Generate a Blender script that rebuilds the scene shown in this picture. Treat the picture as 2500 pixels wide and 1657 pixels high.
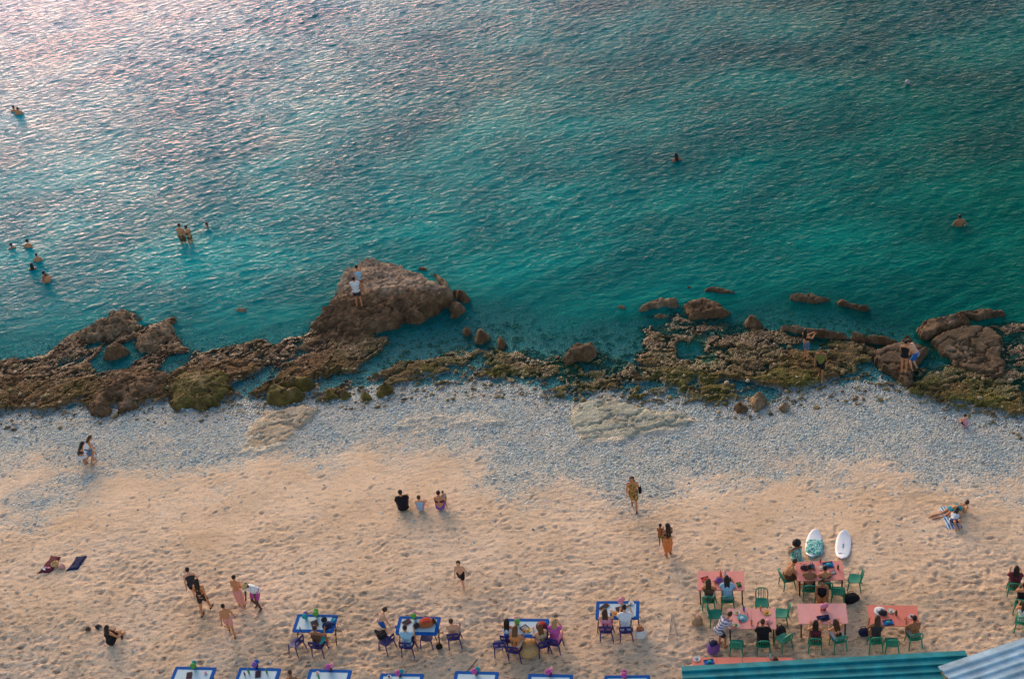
import bpy, math, random
import numpy as np
from mathutils import Vector, Matrix

for o in list(bpy.data.objects): bpy.data.objects.remove(o)
S = bpy.context.scene
C = S.collection
R = math.radians
random.seed(4)

# ------------------------------------------------------------------ camera
CAM_H = 37.5
PITCH, ROLL, FPX = 0.62844, -0.14443, 3365.2      # photograph is 2500 x 1657
cd = bpy.data.cameras.new('camera'); cam = bpy.data.objects.new('camera', cd); C.objects.link(cam)
cd.sensor_width = 36; cd.lens = 36 * FPX / 2500; cd.clip_start = .5; cd.clip_end = 9000
CF = np.array([0, math.cos(PITCH), -math.sin(PITCH)]); CU0 = np.array([0, math.sin(PITCH), math.cos(PITCH)]); CX0 = np.array([1., 0, 0])
CX = CX0 * math.cos(ROLL) + CU0 * math.sin(ROLL); CU = -CX0 * math.sin(ROLL) + CU0 * math.cos(ROLL)
cam.matrix_world = Matrix(((CX[0], CU[0], -CF[0], 0), (CX[1], CU[1], -CF[1], 0), (CX[2], CU[2], -CF[2], CAM_H), (0, 0, 0, 1)))
S.camera = cam
S.render.resolution_x = 1024; S.render.resolution_y = 678

# ------------------------------------------------------------------ sky, sun, exposure
SUN_AZ, SUN_EL = 15.0, 17.0          # degrees left of the +Y axis; height above the horizon
world = bpy.data.worlds.new('World'); S.world = world; world.use_nodes = True
wn = world.node_tree.nodes; wl = world.node_tree.links
sky = wn.new('ShaderNodeTexSky'); sky.sky_type = 'NISHITA'; sky.sun_disc = False
sky.sun_elevation = R(SUN_EL); sky.sun_rotation = R(-SUN_AZ)
sky.air_density = 1.0; sky.dust_density = 1.5; sky.ozone_density = .6
wl.new(sky.outputs[0], wn['Background'].inputs[0]); wn['Background'].inputs[1].default_value = .15
sd = bpy.data.lights.new('sun', 'SUN'); sd.energy = 1.15; sd.angle = R(34); sd.color = (1, .66, .46)
sun = bpy.data.objects.new('sun', sd); C.objects.link(sun)
sdir = Vector((-math.sin(R(SUN_AZ)) * math.cos(R(SUN_EL)), math.cos(R(SUN_AZ)) * math.cos(R(SUN_EL)), math.sin(R(SUN_EL))))
sun.rotation_euler = sdir.to_track_quat('Z', 'Y').to_euler(); sun.location = (-20, 80, 40)
S.view_settings.view_transform = 'Standard'; S.view_settings.look = 'None'; S.view_settings.gamma = 1
S.view_settings.exposure = 0.66

# ------------------------------------------------------------------ helpers
def tag(o, label=None, cat=None, group=None, kind=None):
    if label: o['label'] = label
    if cat: o['category'] = cat
    if group: o['group'] = group
    if kind: o['kind'] = kind
    return o
def empty(name, loc=(0, 0, 0), rz=0.):
    o = bpy.data.objects.new(name, None); C.objects.link(o); o.location = loc; o.rotation_euler = (0, 0, rz); o.empty_display_size = .1
    return o
def rayd(px, py):
    return CF * FPX + CX * (px - 1250) + CU * (828.5 - py)
def Gz(px, py, z=0.):
    d = rayd(px, py); t = (z - CAM_H) / d[2]; return d * t + np.array([0, 0, CAM_H])
KD = 2500 / 2366.
def DZ(pts, z):                       # outline read off the 2366 px wide view -> ground plane z
    return np.array([Gz(x * KD, y * KD, z)[:2] for x, y in pts])

# numpy gradient noise
_rng = np.random.default_rng(7); _perm = np.tile(_rng.permutation(512), 4)
_ga = _rng.uniform(0, 2 * np.pi, 512); _gx, _gy = np.cos(_ga), np.sin(_ga)
def pn(x, y, s=0):
    xi = np.floor(x).astype(np.int64); yi = np.floor(y).astype(np.int64); fx = x - xi; fy = y - yi
    u = fx * fx * fx * (fx * (fx * 6 - 15) + 10); v = fy * fy * fy * (fy * (fy * 6 - 15) + 10)
    def g(i, j, dx, dy):
        h = _perm[(_perm[(i + s * 37) & 511] + j) & 511]; return _gx[h] * dx + _gy[h] * dy
    a = g(xi, yi, fx, fy); b = g(xi + 1, yi, fx - 1, fy); c = g(xi, yi + 1, fx, fy - 1); d = g(xi + 1, yi + 1, fx - 1, fy - 1)
    return (a + u * (b - a)) * (1 - v) + (c + u * (d - c)) * v
def fbm(x, y, o=4, s=0, g=.5):
    r = 0; a = 1.; n = 0
    for i in range(o):
        r = r + a * pn(x, y, s + i); n += a; a *= g; x = x * 2.03 + 11.3; y = y * 2.03 - 5.7
    return r / n * 1.5
def sstep(a, b, x):
    t = np.clip((x - a) / (b - a), 0, 1); return t * t * (3 - 2 * t)
def sdf(poly, x, y):                  # signed distance, positive inside
    d2 = np.full(x.shape, 1e9); ins = np.zeros(x.shape, bool); n = len(poly)
    for i in range(n):
        ax, ay = poly[i]; bx, by = poly[(i + 1) % n]; ex, ey = bx - ax, by - ay
        t = np.clip(((x - ax) * ex + (y - ay) * ey) / (ex * ex + ey * ey + 1e-12), 0, 1)
        d2 = np.minimum(d2, (x - ax - t * ex) ** 2 + (y - ay - t * ey) ** 2)
        c = ((ay > y) != (by > y))
        with np.errstate(divide='ignore', invalid='ignore'):
            c &= x < (bx - ax) * (y - ay) / (by - ay + 1e-12) + ax
        ins ^= c
    d = np.sqrt(d2); return np.where(ins, d, -d)
def sdf_box(poly, x, y, m=3.):        # the same, only worked out near the outline
    lo = poly.min(0) - m; hi = poly.max(0) + m
    k = (x > lo[0]) & (x < hi[0]) & (y > lo[1]) & (y < hi[1]); r = np.full(x.shape, -m)
    r[k] = np.maximum(sdf(poly, x[k], y[k]), -m); return r

# ------------------------------------------------------------------ materials
MATS = {}
def nodes(m):
    m.use_nodes = True; nt = m.node_tree; b = nt.nodes['Principled BSDF']; return nt, b
def N(nt, t, **kw):
    n = nt.nodes.new(t)
    for k, v in kw.items():
        if k in n.inputs.keys(): n.inputs[k].default_value = v
        else: setattr(n, k, v)
    return n
def ramp(nt, fac, stops):
    r = nt.nodes.new('ShaderNodeValToRGB'); e = r.color_ramp.elements
    while len(e) < len(stops): e.new(.5)
    for q, (p, c) in zip(e, stops):
        q.position = p; q.color = (*c, 1) if len(c) == 3 else c
    nt.links.new(fac, r.inputs[0]); return r
def mixc(nt, f, a, b, blend='MIX'):
    m = nt.nodes.new('ShaderNodeMix'); m.data_type = 'RGBA'; m.blend_type = blend
    for s, i in ((f, 0), (a, 6), (b, 7)):
        if hasattr(s, 'links'): nt.links.new(s, m.inputs[i])
        elif i == 0: m.inputs[0].default_value = s
        else: m.inputs[i].default_value = (*s, 1)
    return m.outputs[2]
def mat(name, col, rough=.7, var=.18, scale=9., spec=.3, bump=0., bscale=60., sub=0.):
    if name in MATS: return MATS[name]
    m = bpy.data.materials.new(name); nt, b = nodes(m)
    tc = N(nt, 'ShaderNodeTexCoord'); nz = N(nt, 'ShaderNodeTexNoise', Scale=scale, Detail=4.)
    nt.links.new(tc.outputs['Object'], nz.inputs['Vector'])
    r = ramp(nt, nz.outputs[0], [(.3, [c * (1 - var) for c in col]), (.7, [min(1, c * (1 + var)) for c in col])])
    nt.links.new(r.outputs[0], b.inputs['Base Color']); b.inputs['Roughness'].default_value = rough
    b.inputs['Specular IOR Level'].default_value = spec
    if sub: b.inputs['Subsurface Weight'].default_value = sub; b.inputs['Subsurface Radius'].default_value = (.02, .01, .005)
    if bump:
        n2 = N(nt, 'ShaderNodeTexNoise', Scale=bscale, Detail=3.); nt.links.new(tc.outputs['Object'], n2.inputs['Vector'])
        bp = N(nt, 'ShaderNodeBump', Strength=bump, Distance=.02); nt.links.new(n2.outputs[0], bp.inputs['Height']); nt.links.new(bp.outputs[0], b.inputs['Normal'])
    MATS[name] = m; return m

# ------------------------------------------------------------------ mesh builder
class MB:
    def __init__(s): s.v = []; s.f = []
    def add(s, v, f):
        o = len(s.v); s.v += [tuple(map(float, p)) for p in v]; s.f += [tuple(i + o for i in q) for q in f]; return s
    def box(s, c, d, rz=0., bev=0.):
        cx, cy, cz = c; x, y, z = d[0] / 2, d[1] / 2, d[2] / 2; b = min(bev, x * .9, y * .9, z * .9)
        if b <= 0:
            v = [(i * x, j * y, k * z) for k in (-1, 1) for i, j in ((-1, -1), (1, -1), (1, 1), (-1, 1))]
            f = [(3, 2, 1, 0), (4, 5, 6, 7)] + [(i, (i + 1) % 4, 4 + (i + 1) % 4, 4 + i) for i in range(4)]
        else:
            def ring(xx, yy, zz): return [(-xx + b, -yy, zz), (xx - b, -yy, zz), (xx, -yy + b, zz), (xx, yy - b, zz), (xx - b, yy, zz), (-xx + b, yy, zz), (-xx, yy - b, zz), (-xx, -yy + b, zz)]
            v = ring(x - b * .6, y - b * .6, -z) + ring(x, y, -z + b) + ring(x, y, z - b) + ring(x - b * .6, y - b * .6, z)
            f = [tuple(range(7, -1, -1)), tuple(range(24, 32))] + [(r * 8 + i, r * 8 + (i + 1) % 8, r * 8 + 8 + (i + 1) % 8, r * 8 + 8 + i) for r in range(3) for i in range(8)]
        ca, sa = math.cos(rz), math.sin(rz)
        return s.add([(cx + p[0] * ca - p[1] * sa, cy + p[0] * sa + p[1] * ca, cz + p[2]) for p in v], f)
    def tube(s, pts, rad, seg=8, cap=True):
        pts = [Vector(p) for p in pts]; n = len(pts)
        if not hasattr(rad, '__len__'): rad = [rad] * n
        o = len(s.v); prev = None
        for i, p in enumerate(pts):
            t = (pts[min(i + 1, n - 1)] - pts[max(i - 1, 0)]).normalized()
            if prev is None: a = t.orthogonal().normalized()
            else: a = (prev - t * prev.dot(t)); a = a.normalized() if a.length > 1e-6 else t.orthogonal().normalized()
            prev = a; b = t.cross(a)
            for k in range(seg):
                w = 2 * math.pi * k / seg; s.v.append(tuple(p + (a * math.cos(w) + b * math.sin(w)) * rad[i]))
        for i in range(n - 1):
            for k in range(seg):
                s.f.append((o + i * seg + k, o + i * seg + (k + 1) % seg, o + (i + 1) * seg + (k + 1) % seg, o + (i + 1) * seg + k))
        if cap: s.f.append(tuple(o + k for k in range(seg - 1, -1, -1))); s.f.append(tuple(o + (n - 1) * seg + k for k in range(seg)))
        return s
    def lathe(s, prof, c=(0, 0, 0), seg=14):
        o = len(s.v)
        for r, z in prof:
            for k in range(seg):
                w = 2 * math.pi * k / seg; s.v.append((c[0] + r * math.cos(w), c[1] + r * math.sin(w), c[2] + z))
        for i in range(len(prof) - 1):
            for k in range(seg): s.f.append((o + i * seg + k, o + i * seg + (k + 1) % seg, o + (i + 1) * seg + (k + 1) % seg, o + (i + 1) * seg + k))
        s.f.append(tuple(o + k for k in range(seg - 1, -1, -1))); s.f.append(tuple(o + (len(prof) - 1) * seg + k for k in range(seg)))
        return s
    def ell(s, c, r, M=None, seg=10, rings=7, jit=0.):
        o = len(s.v); c = Vector(c); rn = random.Random(len(s.v) + 5)
        P = [(0, 0, -1)] + [(math.sin(math.pi * i / rings) * math.cos(2 * math.pi * k / seg), math.sin(math.pi * i / rings) * math.sin(2 * math.pi * k / seg), -math.cos(math.pi * i / rings)) for i in range(1, rings) for k in range(seg)] + [(0, 0, 1)]
        for p in P:
            q = Vector((p[0] * r[0], p[1] * r[1], p[2] * r[2])) * (1 + rn.uniform(-jit, jit))
            if M is not None: q = M @ q
            s.v.append(tuple(c + q))
        for k in range(seg):
            s.f.append((o, o + 1 + (k + 1) % seg, o + 1 + k)); e = o + 1 + (rings - 2) * seg
            s.f.append((o + 1 + rings * seg - seg, e + k, e + (k + 1) % seg))
        for i in range(rings - 2):
            for k in range(seg):
                a = o + 1 + i * seg; s.f.append((a + k, a + (k + 1) % seg, a + seg + (k + 1) % seg, a + seg + k))
        return s
    def caps(s, p0, r0, p1, r1, seg=10):
        p0 = Vector(p0); p1 = Vector(p1); t = p1 - p0; L = t.length
        if L < 1e-5: return s.ell(p0, (r0, r0, r0), seg=seg)
        t /= L; A = [math.pi / 2 * k / 3 for k in range(1, 4)]
        pts = [p0 - t * r0 * .999] + [p0 - t * r0 * math.cos(a) for a in A] + [p1 + t * r1 * math.sin(a) for a in [0] + A[:2]] + [p1 + t * r1 * .999]
        rr = [r0 * .05] + [r0 * math.sin(a) for a in A] + [r1 * math.cos(a) for a in [0] + A[:2]] + [r1 * .05]
        return s.tube(pts, rr, seg)
    def mesh(s, name, m, smooth=True):
        me = bpy.data.meshes.new(name); me.from_pydata(s.v, [], s.f); me.update()
        if m: me.materials.append(m)
        if smooth:
            me.polygons.foreach_set('use_smooth', [True] * len(me.polygons))
            try: me.set_sharp_from_angle(angle=R(38))
            except Exception: pass
        return me
    def build(s, name, m, parent=None, smooth=True):
        o = bpy.data.objects.new(name, s.mesh(name, m, smooth)); C.objects.link(o); o.parent = parent; return o

def grid_mesh(name, X, Y, Z, m, attrs=None, smooth=True, keep=None):
    ny, nx = X.shape; v = np.stack([X, Y, Z], -1).reshape(-1, 3).astype(np.float32)
    i = np.arange(ny * nx).reshape(ny, nx); q = np.stack([i[:-1, :-1], i[:-1, 1:], i[1:, 1:], i[1:, :-1]], -1).reshape(-1, 4)
    if keep is not None:
        q = q[keep.reshape(-1)[q].any(1)]; u = np.unique(q); mp = np.zeros(ny * nx, np.int64); mp[u] = np.arange(len(u)); q = mp[q]; v = v[u]
    me = bpy.data.meshes.new(name); me.vertices.add(len(v)); me.vertices.foreach_set('co', v.ravel())
    me.loops.add(q.size); me.loops.foreach_set('vertex_index', q.ravel().astype(np.int32))
    me.polygons.add(len(q)); me.polygons.foreach_set('loop_start', np.arange(0, q.size, 4, dtype=np.int32)); me.polygons.foreach_set('loop_total', np.full(len(q), 4, np.int32))
    me.polygons.foreach_set('use_smooth', np.full(len(q), smooth))
    me.update(); me.validate()
    for k, a in (attrs or {}).items():
        a = a.reshape(-1); a = a[u] if keep is not None else a
        at = me.attributes.new(k, 'FLOAT', 'POINT'); at.data.foreach_set('value', a.astype(np.float32))
    me.materials.append(m); o = bpy.data.objects.new(name, me); C.objects.link(o); return o
def spread(lo, hi, step, far_lo, far_hi, g=1.35):
    a = list(np.arange(lo, hi + 1e-6, step)); s = step; x = lo; L = []
    while x > far_lo: s *= g; x -= s; L.append(x)
    s = step; x = a[-1]; H = []
    while x < far_hi: s *= g; x += s; H.append(x)
    return np.array(L[::-1] + a + H)

# ------------------------------------------------------------------ materials of the ground
def attr(nt, n): a = nt.nodes.new('ShaderNodeAttribute'); a.attribute_name = n; return a.outputs['Fac']
def ground_material():
    m = bpy.data.materials.new('beach_ground'); nt, b = nodes(m); L = nt.links.new
    geo = N(nt, 'ShaderNodeNewGeometry'); pos = geo.outputs['Position']
    def nz(sc, det=4., rough=.55):
        n = N(nt, 'ShaderNodeTexNoise', Scale=sc, Detail=det, Roughness=rough); L(pos, n.inputs['Vector']); return n.outputs[0]
    def vor(sc, feat='F1'):
        n = N(nt, 'ShaderNodeTexVoronoi', Scale=sc, feature=feat); L(pos, n.inputs['Vector']); return n
    # sand: warm grains, dark flecks that stand in for dimple shade, scattered bits of shell
    sand = ramp(nt, nz(.35, 5), [(.3, (.67, .45, .275)), (.7, (.82, .59, .405))]).outputs[0]
    grain = ramp(nt, nz(16, 4, .7), [(.3, (.62, .56, .56)), (.52, (1, 1, 1)), (.75, (1.25, 1.22, 1.15))]).outputs[0]
    sand = mixc(nt, .55, sand, grain, 'MULTIPLY')
    mpn = N(nt, 'ShaderNodeMapping'); mpn.inputs['Scale'].default_value = (1, 2.0, 1); mpn.inputs['Rotation'].default_value = (0, 0, R(6)); L(pos, mpn.inputs['Vector'])
    ncl = N(nt, 'ShaderNodeTexNoise', Scale=3.6, Detail=6., Roughness=.70); L(mpn.outputs[0], ncl.inputs['Vector'])
    dimple_shade = ramp(nt, ncl.outputs[0], [(.36, (.38, .30, .27)), (.47, (1, 1, 1)), (.62, (1.14, 1.11, 1.06))]).outputs[0]
    sand = mixc(nt, attr(nt, 'churn'), sand, mixc(nt, 1., sand, dimple_shade, 'MULTIPLY'))
    v = vor(7.); bits = ramp(nt, v.outputs['Distance'], [(.0, (1, 1, 1)), (.13, (0, 0, 0))]).outputs[0]
    br = nt.nodes.new('ShaderNodeMath'); br.operation = 'GREATER_THAN'; br.inputs[1].default_value = .80; L(v.outputs['Color'], br.inputs[0])
    bm = nt.nodes.new('ShaderNodeMath'); bm.operation = 'MULTIPLY'; L(bits, bm.inputs[0]); L(br.outputs[0], bm.inputs[1])
    bcol = ramp(nt, nz(3.3), [(.4, (.12, .10, .11)), (.55, (.62, .62, .6))]).outputs[0]
    sand = mixc(nt, bm.outputs[0], sand, bcol)
    # pebbles: blue grey to white stones
    v2 = vor(13.); sv = nt.nodes.new('ShaderNodeSeparateColor'); L(v2.outputs['Color'], sv.inputs[0])
    peb = ramp(nt, sv.outputs[0], [(0, (.24, .26, .24)), (.3, (.34, .41, .40)), (.7, (.44, .51, .49)), (1, (.64, .68, .64))]).outputs[0]
    v3 = vor(13., 'DISTANCE_TO_EDGE'); joint = ramp(nt, v3.outputs['Distance'], [(0, (.62, .60, .58)), (.16, (1, 1, 1))]).outputs[0]
    peb = mixc(nt, .8, peb, joint, 'MULTIPLY')
    c = mixc(nt, attr(nt, 'pebble'), sand, peb)
    # reef rock: brown limestone, darker pits, olive weed
    rk = ramp(nt, nz(2.6, 7, .7), [(.30, (.045, .019, .006)), (.5, (.140, .062, .020)), (.72, (.33, .175, .075))]).outputs[0]
    wd = ramp(nt, nz(3.7, 6, .7), [(.3, (.042, .033, .005)), (.5, (.125, .098, .012)), (.72, (.27, .21, .035))]).outputs[0]
    rock = mixc(nt, attr(nt, 'weed'), rk, wd)
    c = mixc(nt, attr(nt, 'rock'), c, rock)
    pale = ramp(nt, nz(3., 6, .65), [(.3, (.34, .28, .20)), (.5, (.64, .53, .38)), (.7, (.80, .68, .54))]).outputs[0]
    c = mixc(nt, attr(nt, 'pale'), c, pale)
    wet = attr(nt, 'wet'); c = mixc(nt, wet, c, mixc(nt, 1., c, (.72, .74, .76), 'MULTIPLY'))
    L(c, b.inputs['Base Color'])
    wet = attr(nt, 'wet'); rr = ramp(nt, wet, [(0, (.9,) * 3), (1, (.38,) * 3)]); L(rr.outputs[0], b.inputs['Roughness'])
    b.inputs['Specular IOR Level'].default_value = .35
    # fine relief
    h1 = nz(22, 5, .65); mm = nt.nodes.new('ShaderNodeMix'); mm.data_type = 'FLOAT'; L(attr(nt, 'pebble'), mm.inputs[0]); L(h1, mm.inputs[2])
    dd = nt.nodes.new('ShaderNodeMath'); dd.operation = 'MULTIPLY'; dd.inputs[1].default_value = -2.2; L(v2.outputs['Distance'], dd.inputs[0]); L(dd.outputs[0], mm.inputs[3])
    bp = N(nt, 'ShaderNodeBump', Strength=1., Distance=.04); L(mm.outputs[0], bp.inputs['Height']); L(bp.outputs[0], b.inputs['Normal'])
    return m
def rock_material(name, lo, mid, hi, sc=2.4):
    m = bpy.data.materials.new(name); nt, b = nodes(m); L = nt.links.new
    geo = N(nt, 'ShaderNodeNewGeometry'); pos = geo.outputs['Position']
    n1 = N(nt, 'ShaderNodeTexNoise', Scale=sc, Detail=8., Roughness=.7); L(pos, n1.inputs['Vector'])
    n3 = N(nt, 'ShaderNodeTexNoise', Scale=.6, Detail=3.); L(pos, n3.inputs['Vector'])
    c = ramp(nt, n1.outputs[0], [(.28, lo), (.5, mid), (.72, hi)]).outputs[0]
    sp = N(nt, 'ShaderNodeTexVoronoi', Scale=9.); L(pos, sp.inputs['Vector'])
    spr = ramp(nt, sp.outputs['Distance'], [(.1, (.45, .42, .4)), (.4, (1, 1, 1))]).outputs[0]
    c = mixc(nt, .6, c, spr, 'MULTIPLY')
    c = mixc(nt, attr(nt, 'sunlit_pale'), c, mixc(nt, 1., ramp(nt, n1.outputs[0], [(.3, (.19, .115, .068)), (.5, (.42, .28, .18)), (.7, (.66, .48, .34))]).outputs[0], spr, 'MULTIPLY'))  # paler ramp: painted sunlight on the boulder top, random patches elsewhere
    c = mixc(nt, .5, c, ramp(nt, n3.outputs[0], [(.35, (.7, .66, .62)), (.65, (1.2, 1.15, 1.1))]).outputs[0], 'MULTIPLY')
    L(c, b.inputs['Base Color']); b.inputs['Roughness'].default_value = .8; b.inputs['Specular IOR Level'].default_value = .3
    n2 = N(nt, 'ShaderNodeTexNoise', Scale=9., Detail=8., Roughness=.78); L(pos, n2.inputs['Vector'])
    bp = N(nt, 'ShaderNodeBump', Strength=1., Distance=.10); L(n2.outputs[0], bp.inputs['Height']); L(bp.outputs[0], b.inputs['Normal'])
    MATS[name] = m; return m

# ------------------------------------------------------------------ terrain: sand, pebble bank, reef flat, sea bed in one sheet
WL = -1.2
shore = DZ([(-300, 1010), (0, 970), (200, 965), (400, 952), (600, 942), (760, 935), (870, 918), (1000, 905), (1200, 908), (1330, 940), (1500, 945), (1700, 950), (1900, 915), (2050, 905), (2180, 960), (2366, 990), (2700, 1040)], -1.1)
shore = shore[np.argsort(shore[:, 0])]
xs = spread(-28, 25, .056, -1500, 1500, 1.4); ys = spread(28.5, 64.5, .056, -400, 2600, 1.4)
X, Y = np.meshgrid(xs, ys)
SY = np.interp(X, shore[:, 0], shore[:, 1]); D = Y - SY
prof_d = [-900, -16, -13, -9, -4, 0, 4, 7, 10, 15, 25, 60, 400, 3000]
prof_z = [.0, .0, -.04, -.3, -.82, -1.14, -1.40, -1.62, -2.2, -3.0, -3.6, -5, -8, -12]
Z = np.interp(D + .8 * fbm(X * .25, Y * .25, 2, 3), prof_d, prof_z)
near = (X > -30) & (X < 27) & (Y > 27) & (Y < 68)
# outlines (2366-wide view)
R1 = DZ([(-60, 850), (0, 830), (100, 815), (170, 762), (250, 722), (300, 712), (332, 735), (400, 733), (420, 770), (440, 800), (520, 795), (600, 775), (700, 760), (730, 738), (780, 735), (850, 760), (930, 770), (905, 800), (865, 835), (830, 862), (750, 882), (700, 892), (620, 912), (540, 935), (400, 952), (330, 957), (200, 965), (100, 960), (0, 970), (-60, 985)], WL)
R2 = DZ([(830, 870), (900, 832), (1000, 815), (1060, 803), (1200, 798), (1380, 790), (1470, 820), (1560, 850), (1700, 890), (1850, 880), (1900, 915), (1760, 955), (1560, 955), (1420, 950), (1330, 985), (1262, 955), (1200, 908), (1100, 892), (1000, 898), (900, 910), (820, 928), (770, 945), (615, 945), (640, 900), (750, 885)], WL)
R3 = DZ([(1470, 750), (1560, 760), (1600, 790), (1660, 760), (1740, 735), (1810, 757), (1900, 775), (2090, 798), (2020, 830), (1960, 870), (1930, 895), (1850, 905), (1750, 905), (1600, 885), (1460, 850)], WL)
R4 = DZ([(2010, 830), (2100, 806), (2150, 830), (2330, 790), (2366, 775), (2480, 770), (2480, 1010), (2366, 985), (2280, 960), (2180, 962), (2060, 920), (2040, 890)], WL)
R5 = DZ([(1480, 715), (1560, 690), (1690, 700), (1700, 735), (1760, 745), (1740, 770), (1600, 792), (1480, 765)], WL)
R6 = DZ([(1900, 772), (2100, 790), (2130, 760), (2330, 718), (2366, 730), (2480, 740), (2480, 800), (2366, 810), (2100, 830), (1950, 800)], WL)
POOLS = [DZ(p, WL) for p in ([(190, 838), (240, 805), (330, 782), (352, 800), (300, 850), (235, 860)], [(345, 860), (400, 815), (440, 815), (420, 850), (370, 875)], [(520, 900), (560, 870), (620, 850), (660, 850), (640, 880), (560, 910)],
   [(1560, 790), (1620, 795), (1640, 815), (1600, 830), (1560, 815)], [(1930, 905), (1980, 870), (2010, 850), (2080, 895), (2040, 915), (1960, 925)], [(1820, 800), (1900, 790), (1960, 810), (1900, 815), (1840, 812)])]
PEB = DZ([(-200, 860), (2700, 860), (2700, 1130), (2366, 1112), (2200, 1102), (2000, 1088), (1850, 1064), (1720, 1100), (1600, 1132), (1500, 1150), (1330, 1125), (1200, 1140), (1130, 1075), (1060, 1030), (900, 1010), (780, 1035), (700, 1040), (560, 1068), (420, 1085), (300, 1062), (210, 1068), (165, 1150), (90, 1205), (20, 1195), (60, 1130), (120, 1090), (60, 1060), (-200, 1100)], -.6)
PALE = [DZ(p, -.9) for p in ([(612, 948), (700, 932), (745, 940), (700, 985), (665, 1020), (600, 1055), (552, 1052), (562, 1000)], [(1318, 935), (1400, 908), (1500, 945), (1600, 948), (1620, 975), (1520, 1000), (1440, 1022), (1345, 1030), (1312, 985)], [(880, 990), (960, 965), (1080, 955), (1180, 965), (1160, 985), (1050, 992), (960, 1005)])]
Xn, Yn = X[near], Y[near]
wx = Xn + .5 * fbm(Xn * .7, Yn * .7, 3, 11); wy = Yn + .5 * fbm(Xn * .7, Yn * .7, 3, 17)
rockm = np.zeros(Xn.shape); rh = np.full(Xn.shape, -9.); weed = np.zeros(Xn.shape)
cs, sn = math.cos(R(35)), math.sin(R(35))
for poly, dens, amp, rot, seed in ((R1, .71, .92, 30, 21), (R2, .56, .62, 8, 33), (R3, .74, .80, -18, 45), (R4, .67, .70, -10, 57), (R5, .56, .55, -12, 61), (R6, .58, .55, -14, 67)):
    d = sdf_box(poly, wx, wy, 2.)
    c_, s_ = math.cos(R(rot)), math.sin(R(rot)); u = (wx * c_ + wy * s_); v_ = (-wx * s_ + wy * c_)
    n = .5 + .62 * (.85 * fbm(u * .30, v_ * .62, 3, seed) + .55 * fbm(u * 1.15, v_ * 1.9, 4, seed + 5, .6))
    pres = dens * sstep(-.7, .9, d) - n * .82
    for P in POOLS: pres -= .75 * sstep(-.2, .5, sdf_box(P, wx, wy, 1.))
    pres -= .30 * sstep(2.4, -.2, D[near] + 1.2 * fbm(Xn * .6, Yn * .6, 3, seed + 15))
    m_ = sstep(-.05, .10, pres) * (d > -1.2); h = amp * .36 * (1 - np.exp(-np.clip(pres + .04, 0, 1) / .10)) * (1 + .5 * fbm(u * .5, v_ * .9, 3, seed + 8)) + .10 * fbm(Xn * 2.6, Yn * 2.6, 5, seed + 9, .72)
    h -= .16 * np.exp(-(fbm(u * .45, v_ * .8, 4, seed + 13, .6) / .045) ** 2)
    rockm = np.maximum(rockm, m_); rh = np.maximum(rh, np.where(m_ > 0, h, -9))
dn = D[near]
weed = sstep(7.5, 1.2, dn + 2.2 * fbm(Xn * .3, Yn * .3, 3, 71) + np.where(Xn < -7, 3., 0) * sstep(-7, -10, Xn)) 
weed = np.clip(weed * (.7 + .3 * sstep(-9, -4, Xn)) * (.45 + .8 * sstep(-.25, .35, fbm(Xn * .55, Yn * .55, 3, 73))), 0, 1)
zz = Z[near]; zz = zz + rockm * np.clip(-1.40 - zz, 0, 2); zz = zz + np.where(rockm > 0, rockm * np.clip(rh, 0, 1) * .86 + .05 * rockm * fbm(Xn * 6, Yn * 6, 3, 77), 0)
# stone clutter in the shallows
clut = np.clip(fbm(Xn * 2.2, Yn * 2.6, 4, 81, .6) - .12, 0, 1) * sstep(-1.5, 1.5, dn) * sstep(11, 5, dn); zz += .32 * clut * (1 - rockm); rockm = np.maximum(rockm, sstep(.02, .12, clut))
peb = sstep(-1.9, 1.6, sdf_box(PEB, wx, wy, 3.) + 2.6 * fbm(Xn * .4, Yn * .6, 4, 85, .62) + 1.5 * fbm(Xn * 3.5, Yn * 3.5, 3, 86, .7)); peb = np.maximum(peb, sstep(-1, .3, dn))
peb *= np.where(dn < 0, .82 + .35 * fbm(Xn * .8, Yn * .8, 4, 87), 1)
pale = np.zeros(Xn.shape)
for P in PALE:
    d = sdf_box(P, wx, wy, 2.); e = sstep(-.05, .35, d); pale = np.maximum(pale, (e if len(P) != 7 else e * .5) * sstep(-.6, .0, fbm(Xn * 2.2, Yn * 2.2, 4, 93, .7) + .35 * e)); zz += e * (.05 + .16 * fbm(Xn * .9, Yn * .9, 5, 91, .65) + .10 * np.abs(fbm(Xn * 3, Yn * 3, 3, 92)))
pale *= (1 - .45 * sstep(.15, .5, fbm(Xn * .9, Yn * .9, 4, 95)))
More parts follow.
